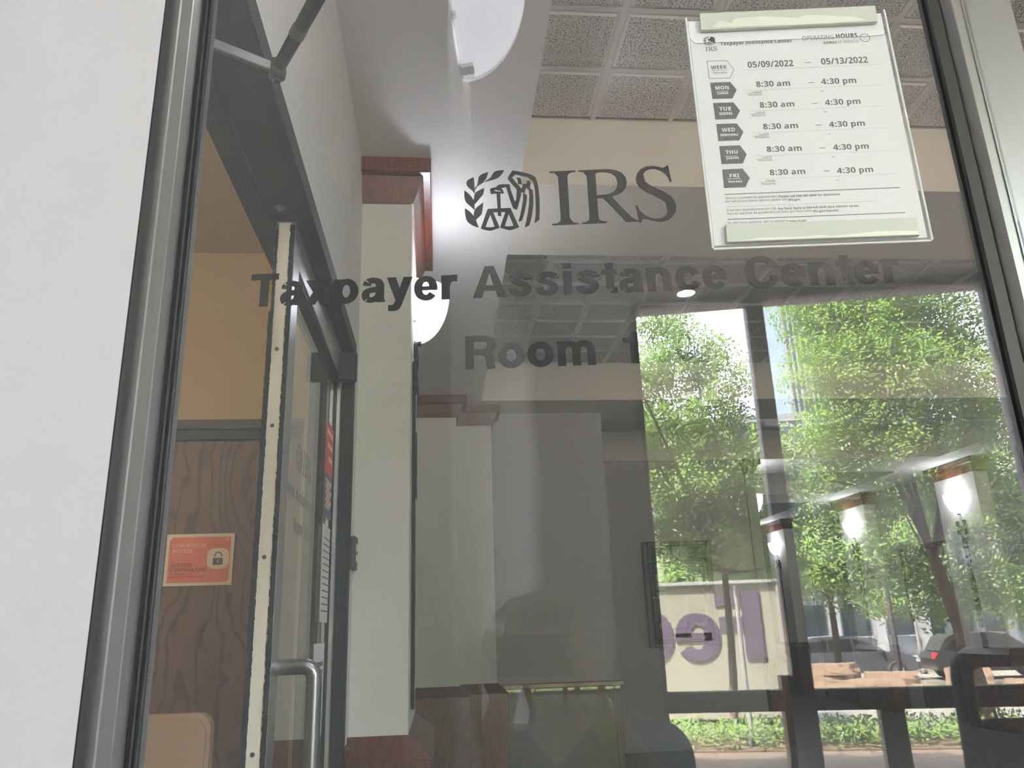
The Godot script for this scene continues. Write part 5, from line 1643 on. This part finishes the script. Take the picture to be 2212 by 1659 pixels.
# a sprig: several folded leaves round a point
func leaf_cluster(n: int, size: float, spread: float) -> ArrayMesh:
	var st := mb()
	var r := RandomNumberGenerator.new()
	r.seed = n * 77 + int(size * 1000)
	for k in n:
		var d := Vector3(r.randf_range(-1, 1), r.randf_range(-0.6, 0.7), r.randf_range(-1, 1)).normalized()
		var base := d * spread * r.randf_range(0.1, 1.0)
		var out := (d + Vector3(r.randf_range(-0.6, 0.6), r.randf_range(-0.5, 0.3), r.randf_range(-0.6, 0.6))).normalized()
		var up := Vector3(r.randf_range(-0.6, 0.6), 1, r.randf_range(-0.6, 0.6)).normalized()
		var side := out.cross(up).normalized()
		up = side.cross(out)
		var s := size * r.randf_range(0.75, 1.2)
		var a := base
		var b := base + out * s
		var l := base + out * s * 0.45 + side * s * 0.30 + up * s * 0.07
		var m := base + out * s * 0.45 - side * s * 0.30 + up * s * 0.07
		tri(st, a, l, b)
		tri(st, a, b, m)
	return st.commit()

func scatter(mesh: Mesh, count: int, place: Callable) -> MultiMeshInstance3D:
	var mm := MultiMesh.new()
	mm.transform_format = MultiMesh.TRANSFORM_3D
	mm.use_colors = true
	mm.mesh = mesh
	mm.instance_count = count
	for i in count:
		var p: Array = place.call(i)
		var b := Basis.from_euler(Vector3(rng.randf_range(-0.5, 0.5), rng.randf() * TAU, rng.randf_range(-0.5, 0.5))).scaled(Vector3.ONE * p[1])
		mm.set_instance_transform(i, Transform3D(b, p[0]))
		mm.set_instance_color(i, p[2])
	var o := MultiMeshInstance3D.new()
	o.multimesh = mm
	o.material_override = M.leaf
	return o

func stone(at: Vector3, size: Vector3, seed_: int, label: String) -> void:
	var o := thing("limestone_block", label, "stone", at, 0, "stones along the planting")
	var n := FastNoiseLite.new()
	n.seed = seed_
	n.frequency = 0.9
	var st := mb()
	var seg := 14
	var rows := 8
	var round_ := 0.35 if size.x / size.y < 1.1 else 0.12
	var P := func(i: int, j: int) -> Vector3:
		var a := TAU * i / seg
		var t := float(j) / rows
		var c := Vector2(cos(a), sin(a))
		var sq := 1.0 / maxf(absf(c.x), absf(c.y))
		var rr := lerpf(sq, 1.0, round_)
		var taper := 1.0 - round_ * pow(t, 3.0) * 0.9
		var v := Vector3(c.x * rr * size.x / 2 * taper, t * size.y, c.y * rr * size.z / 2 * taper)
		var w := v * 2.5 + Vector3(seed_ * 9, 0, 0)
		return v + Vector3(n.get_noise_3dv(w), n.get_noise_3dv(w + Vector3(50, 0, 0)) * (1.0 if j > 0 else 0.0), n.get_noise_3dv(w + Vector3(0, 50, 0))) * 0.09
	for i in seg:
		for j in rows:
			quad(st, P.call(i + 1, j), P.call(i, j), P.call(i, j + 1), P.call(i + 1, j + 1))
		var top: Vector3 = Vector3(0, size.y * 1.0, 0)
		tri(st, P.call(i + 1, rows), P.call(i, rows), top)
	build(st, "rock_face", M.limestone, o)
	st = mb()
	for k in 3:
		var y := size.y * (0.25 + 0.22 * k)
		box(st, Vector3(-size.x * 0.3, y, -size.z * 0.48), Vector3(size.x * (0.1 + 0.1 * k), y + 0.03, -size.z * 0.2), 0.01)
	build(st, "bedding_ledge", M.limestone, o)

func wheel(o: Node3D, at: Vector3, r: float, w: float) -> void:
	var st := mb()
	var xf := Transform3D(Basis(Vector3.RIGHT, Vector3.BACK, Vector3.DOWN), at)
	lathe(st, [Vector2(r * 0.62, -w / 2), Vector2(r * 0.95, -w / 2), Vector2(r, -w * 0.35), Vector2(r, w * 0.35), Vector2(r * 0.95, w / 2), Vector2(r * 0.62, w / 2)], xf, 24)
	var t := build(st, "wheel", M.rubber, o)
	st = mb()
	lathe(st, [Vector2(0, -w * 0.40), Vector2(r * 0.3, -w * 0.42), Vector2(r * 0.62, -w * 0.46), Vector2(r * 0.62, w * 0.4), Vector2(0, w * 0.4)], xf, 18)
	build(st, "hub", M.alu_dull, t)

func car(at: Vector3, paint: Material, label: String, tail: bool) -> void:
	var o := thing("parked_car", label, "car", at, 0, "cars parked along the street")
	var body := PackedVector2Array([Vector2(-2.25, 0.35), Vector2(-2.28, 0.75), Vector2(-2.15, 0.95), Vector2(-1.75, 1.02), Vector2(1.15, 1.02), Vector2(1.95, 0.88), Vector2(2.25, 0.72), Vector2(2.3, 0.40), Vector2(1.85, 0.30), Vector2(-1.9, 0.30)])
	var cabin := PackedVector2Array([Vector2(-2.05, 1.0), Vector2(-1.75, 1.45), Vector2(-1.45, 1.58), Vector2(-0.3, 1.62), Vector2(0.35, 1.52), Vector2(1.15, 1.0)])
	var st := mb()
	prism(st, body, -0.88, 0.88)
	build(st, "body", paint, o)
	st = mb()
	prism(st, cabin, -0.76, 0.76)
	build(st, "cabin", paint, o)
	for z: float in [-0.765, 0.765]:
		for w: Array in [[-1.80, 1.06, -1.62, 1.40, -0.98, 1.47, -0.98, 1.06], [-0.90, 1.06, -0.90, 1.48, -0.12, 1.50, -0.02, 1.06], [0.06, 1.06, -0.02, 1.49, 0.28, 1.44, 0.92, 1.06]]:
			st = mb()
			prism(st, poly_of(w, 1.0), z - 0.006, z + 0.006)
			build(st, "side_window", M.car_glass, o)
	for x: float in [-1.45, 1.42]:
		for z: float in [-0.80, 0.80]:
			wheel(o, Vector3(x, 0.34, z), 0.34, 0.22)
	st = mb()
	box(st, Vector3(-2.30, 0.72, -0.87), Vector3(-2.12, 0.95, -0.62), 0.02)
	build(st, "tail_lamp", M.red, o)
	st = mb()
	box(st, Vector3(2.1, 0.62, -0.885), Vector3(2.27, 0.76, -0.60), 0.02)
	build(st, "head_lamp", M.paper, o)
	for z: float in [-0.93, 0.87]:
		build(bx(Vector3(0.80, 1.0, z), Vector3(0.98, 1.13, z + 0.06), 0.02), "door_mirror", paint, o)

func delivery_truck() -> void:
	var o := thing("delivery_truck", "white box truck with large purple letters, mirrored in the glass", "truck", Vector3(3.80, G, 18.0))
	var h := EYE - G + 0.90
	build(bx(Vector3(-6.6, 0.16, 0), Vector3(0, h, 2.3), 0.03), "box_body", M.truck, o)
	build(bx(Vector3(-6.62, h - 0.03, -0.03), Vector3(0.03, h + 0.05, 2.33), 0.015), "roof_rail", M.truck_roof, o)
	build(bx(Vector3(-6.6, 0.55, -0.012), Vector3(0, 0.60, 0.0), 0.004), "rub_rail", M.truck, o)
	build(bx(Vector3(-0.05, 0.2, -0.02), Vector3(0.01, h, 0.02), 0.006), "corner_post", M.alu_dull, o)
	build(bx(Vector3(-8.4, 0.35, 0.1), Vector3(-6.65, 2.1, 2.2), 0.12), "cab", M.truck, o)
	for x: float in [-7.6, -5.2, -1.4]:
		for z: float in [0.35, 1.95]:
			wheel(o, Vector3(x, 0.36, z), 0.36, 0.24)
	# the letters face the lobby; seen from there they read from +x to -x
	var xf := Transform3D(Basis(Vector3.LEFT, Vector3.UP, Vector3.FORWARD), Vector3.ZERO)
	var base := EYE - G - 0.79
	for w: Array in [["F", 0.45, 1.06, 1.49], ["e", 1.36, 1.12, 1.40], ["d", 2.40, 1.05, 1.49]]:
		var st := mb()
		grotesque(st, w[0], w[1], base, w[2], w[3], 0.001, 0.012, xf)
		build(st, "letter", M.truck_ink, o)
	for w: Array in [["E", 3.60, 0.9], ["x", 4.55, 1.0]]:
		var st := mb()
		letters(st, w[0], 1, w[1], base, w[2], 1.49, 0.001, 0.012, xf)
		build(st, "letter", M.letter_orange, o)

func buildings() -> void:
	var specs := [
		[Vector3(5.5, G, 52), Vector3(26, 15, 8), M.pale_wall, "pale concrete office building behind the trees", 5, 4],
		[Vector3(28, G, 54), Vector3(15, 11, 8), M.pale_wall, "low white building beyond the parked cars", 4, 3],
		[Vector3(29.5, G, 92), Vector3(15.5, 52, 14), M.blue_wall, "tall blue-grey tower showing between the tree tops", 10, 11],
		[Vector3(-18, G, 58), Vector3(17, 13, 9), M.pale_wall, "grey building at the far end of the street", 4, 3]]
	for s: Array in specs:
		var o := thing("street_building", s[3], "building", s[0])
		var size: Vector3 = s[1]
		build(bx(Vector3(-size.x / 2, 0, 0), Vector3(size.x / 2, size.y, size.z)), "wall", s[2], o)
		build(bx(Vector3(-size.x / 2 - 0.2, size.y, -0.2), Vector3(size.x / 2 + 0.2, size.y + 0.5, size.z + 0.2)), "parapet", s[2], o)
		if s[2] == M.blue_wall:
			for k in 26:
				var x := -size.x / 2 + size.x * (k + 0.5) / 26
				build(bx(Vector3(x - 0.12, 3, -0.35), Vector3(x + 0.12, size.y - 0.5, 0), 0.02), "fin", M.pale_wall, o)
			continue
		for r in s[5]:
			for c in range(s[4] * 2):
				var x: float = -size.x / 2 + size.x * (c + 0.5) / (s[4] * 2)
				var y: float = 1.2 + (size.y - 2.0) * r / s[5]
				var win := build(bx(Vector3(x - 0.8, y, -0.03), Vector3(x + 0.8, y + 1.9, 0.0)), "window", M.dark_window, o)
				build(bx(Vector3(x - 0.9, y - 0.12, -0.12), Vector3(x + 0.9, y, 0.0), 0.02), "sill", M.pale_wall, win)
		for c in range(s[4] * 2 + 1):
			var x: float = -size.x / 2 + size.x * c / (s[4] * 2)
			build(bx(Vector3(x - 0.28, 0, -0.5), Vector3(x + 0.28, size.y, 0), 0.04), "pier", s[2], o)

# ---------------------------------------------------------------- trees
func limb(st: SurfaceTool, a: Vector3, b: Vector3, r0: float, r1: float, bend: Vector3) -> void:
	var pts: Array = []
	for k in 6:
		var t := k / 5.0
		pts.append(a.lerp(b, t) + bend * sin(t * PI))
	tube(st, pts, r0, 8, r1)

# blobs: crown masses as [centre, radius]; each gets a limb and its share of leaves
func tree(label: String, base: Vector3, fork: Vector3, blobs: Array, per_volume: float, leaf: Mesh, trunk_r: float, tone: float) -> void:
	var o := thing("street_tree", label, "tree", base, 0, "trees along the street")
	var st := mb()
	limb(st, Vector3.ZERO, fork - base, trunk_r, trunk_r * 0.7, Vector3(0.05, 0, 0))
	build(st, "trunk", M.bark, o)
	for i in blobs.size():
		var b: Array = blobs[i]
		var from: Vector3 = fork if i % 3 == 0 else blobs[i - 1][0]
		st = mb()
		limb(st, from - base, b[0] - base + Vector3(0, b[1] * 0.3, 0), trunk_r * (0.36 if i % 3 == 0 else 0.16), 0.012, Vector3(0, -0.12 * (b[0].x - fork.x) * 0.2, 0.05))
		for k in 3:
			var d := Vector3(rng.randf_range(-1, 1), rng.randf_range(-0.3, 0.8), rng.randf_range(-1, 1)).normalized()
			limb(st, (from - base).lerp(b[0] - base, 0.75), b[0] - base + d * b[1] * 0.8, trunk_r * 0.10, 0.006, Vector3(0, 0.05, 0))
		build(st, "branch", M.bark, o)
	var which := PackedInt32Array()
	for i in blobs.size():
		var n := int(per_volume * blobs[i][1] * blobs[i][1])
		for k in n:
			which.append(i)
	var mm := scatter(leaf, which.size(), func(i: int) -> Array:
		var b: Array = blobs[which[i]]
		var d := Vector3(rng.randfn(), rng.randfn(), rng.randfn()).normalized()
		var p: Vector3 = b[0] - base + d * b[1] * pow(rng.randf(), 0.45) * Vector3(1, 0.8, 1)
		return [p, rng.randf_range(0.6, 1.1), green(clampf(tone + rng.randf_range(-0.4, 0.45), 0, 1), rng.randf_range(0.7, 1.25))])
	mm.name = "foliage"
	mm.set_meta("kind", "stuff")
	o.add_child(mm, true)

func trees() -> void:
	var leaf := leaf_cluster(10, 0.088, 0.17)
	var blobs: Array = []
	# big tree on the right of the reflection
	for b: Array in [[5.6, 7.2, 15.6, 1.3], [4.9, 6.2, 15.2, 1.1], [6.8, 7.4, 15.8, 1.4], [5.9, 6.0, 15.0, 1.3], [4.9, 5.0, 15.0, 1.0], [6.9, 5.8, 15.2, 1.3], [7.9, 6.8, 16.0, 1.3], [5.5, 4.6, 14.8, 1.05], [6.5, 4.4, 15.2, 1.0], [7.6, 4.9, 15.4, 1.1], [4.6, 3.9, 15.2, 0.8], [5.4, 3.5, 15.4, 0.75], [8.4, 5.4, 16.2, 1.1], [6.0, 8.6, 16.0, 1.4], [7.6, 8.6, 16.2, 1.4], [4.9, 8.0, 16.0, 1.0], [7.2, 3.6, 16.0, 0.8]]:
		blobs.append([Vector3(b[0], b[1], b[2]), b[3]])
	tree("large leafy tree with a leaning trunk filling the window's wide pane", Vector3(6.95, G, 15.7), Vector3(6.35, 2.3, 15.4), blobs, 420, leaf, 0.17, 0.58)
	blobs = []
	for b: Array in [[2.2, 6.9, 15.6, 0.9], [1.4, 6.4, 15.6, 1.0], [2.7, 6.0, 15.4, 0.95], [1.9, 5.2, 15.2, 1.0], [1.0, 5.2, 15.6, 1.0], [2.9, 4.8, 15.4, 0.95], [2.0, 4.0, 15.0, 0.9], [1.2, 3.8, 15.4, 0.9], [3.0, 3.6, 15.4, 0.85], [3.3, 2.8, 15.2, 0.6], [2.4, 2.9, 15.2, 0.65], [1.5, 2.9, 15.4, 0.6], [3.5, 2.2, 15.3, 0.42], [1.9, 3.4, 15.6, 0.7], [2.7, 3.2, 15.9, 0.7], [1.1, 3.0, 15.8, 0.6], [2.0, 2.5, 15.9, 0.5], [0.4, 4.4, 15.8, 1.0], [0.6, 6.6, 16.0, 1.1], [1.6, 7.8, 16.0, 0.8], [-0.4, 8.8, 11.4, 1.2], [-1.8, 8.6, 11.2, 1.3], [-3.2, 8.6, 11.0, 1.3], [-4.4, 8.4, 11.3, 1.2], [-1.0, 9.0, 9.9, 1.2], [0.8, 9.2, 10.6, 1.1], [-2.8, 9.0, 9.6, 1.2]]:
		blobs.append([Vector3(b[0], b[1], b[2]), b[3]])
	tree("slender leafy tree standing in front of the delivery truck", Vector3(2.2, G, 15.75), Vector3(2.35, 2.2, 15.75), blobs, 390, leaf, 0.09, 0.6)
	# trees beyond the street
	var big := leaf_cluster(10, 0.19, 0.40)
	var labels := ["broad green tree behind the delivery truck", "leafy tree over the near end of the grey car", "shady tree over the bonnet of the grey car", "dark tree over the black car", "rounded tree at the far right of the reflection", "dense tree between the truck and the pale building", "tree in front of the pale building's middle", "tree at the far left beyond the truck"]
	var at := [Vector3(2.8, G, 26.5), Vector3(6.9, G, 26.5), Vector3(10.8, G, 27), Vector3(14.8, G, 28.6), Vector3(19.2, G, 30.5), Vector3(6.2, G, 38), Vector3(12.4, G, 38.5), Vector3(-3.0, G, 30)]
	for k in 8:
		blobs = []
		var p: Vector3 = at[k]
		for j in 13:
			var y := rng.randf_range(2.6, 9.0)
			blobs.append([p + Vector3(rng.randf_range(-1.7, 1.7), y, rng.randf_range(-1.4, 1.4)), rng.randf_range(1.0, 1.7)])
		tree(labels[k], p, p + Vector3(0.1, 2.6, 0), blobs, 95, big, 0.13, 0.6)
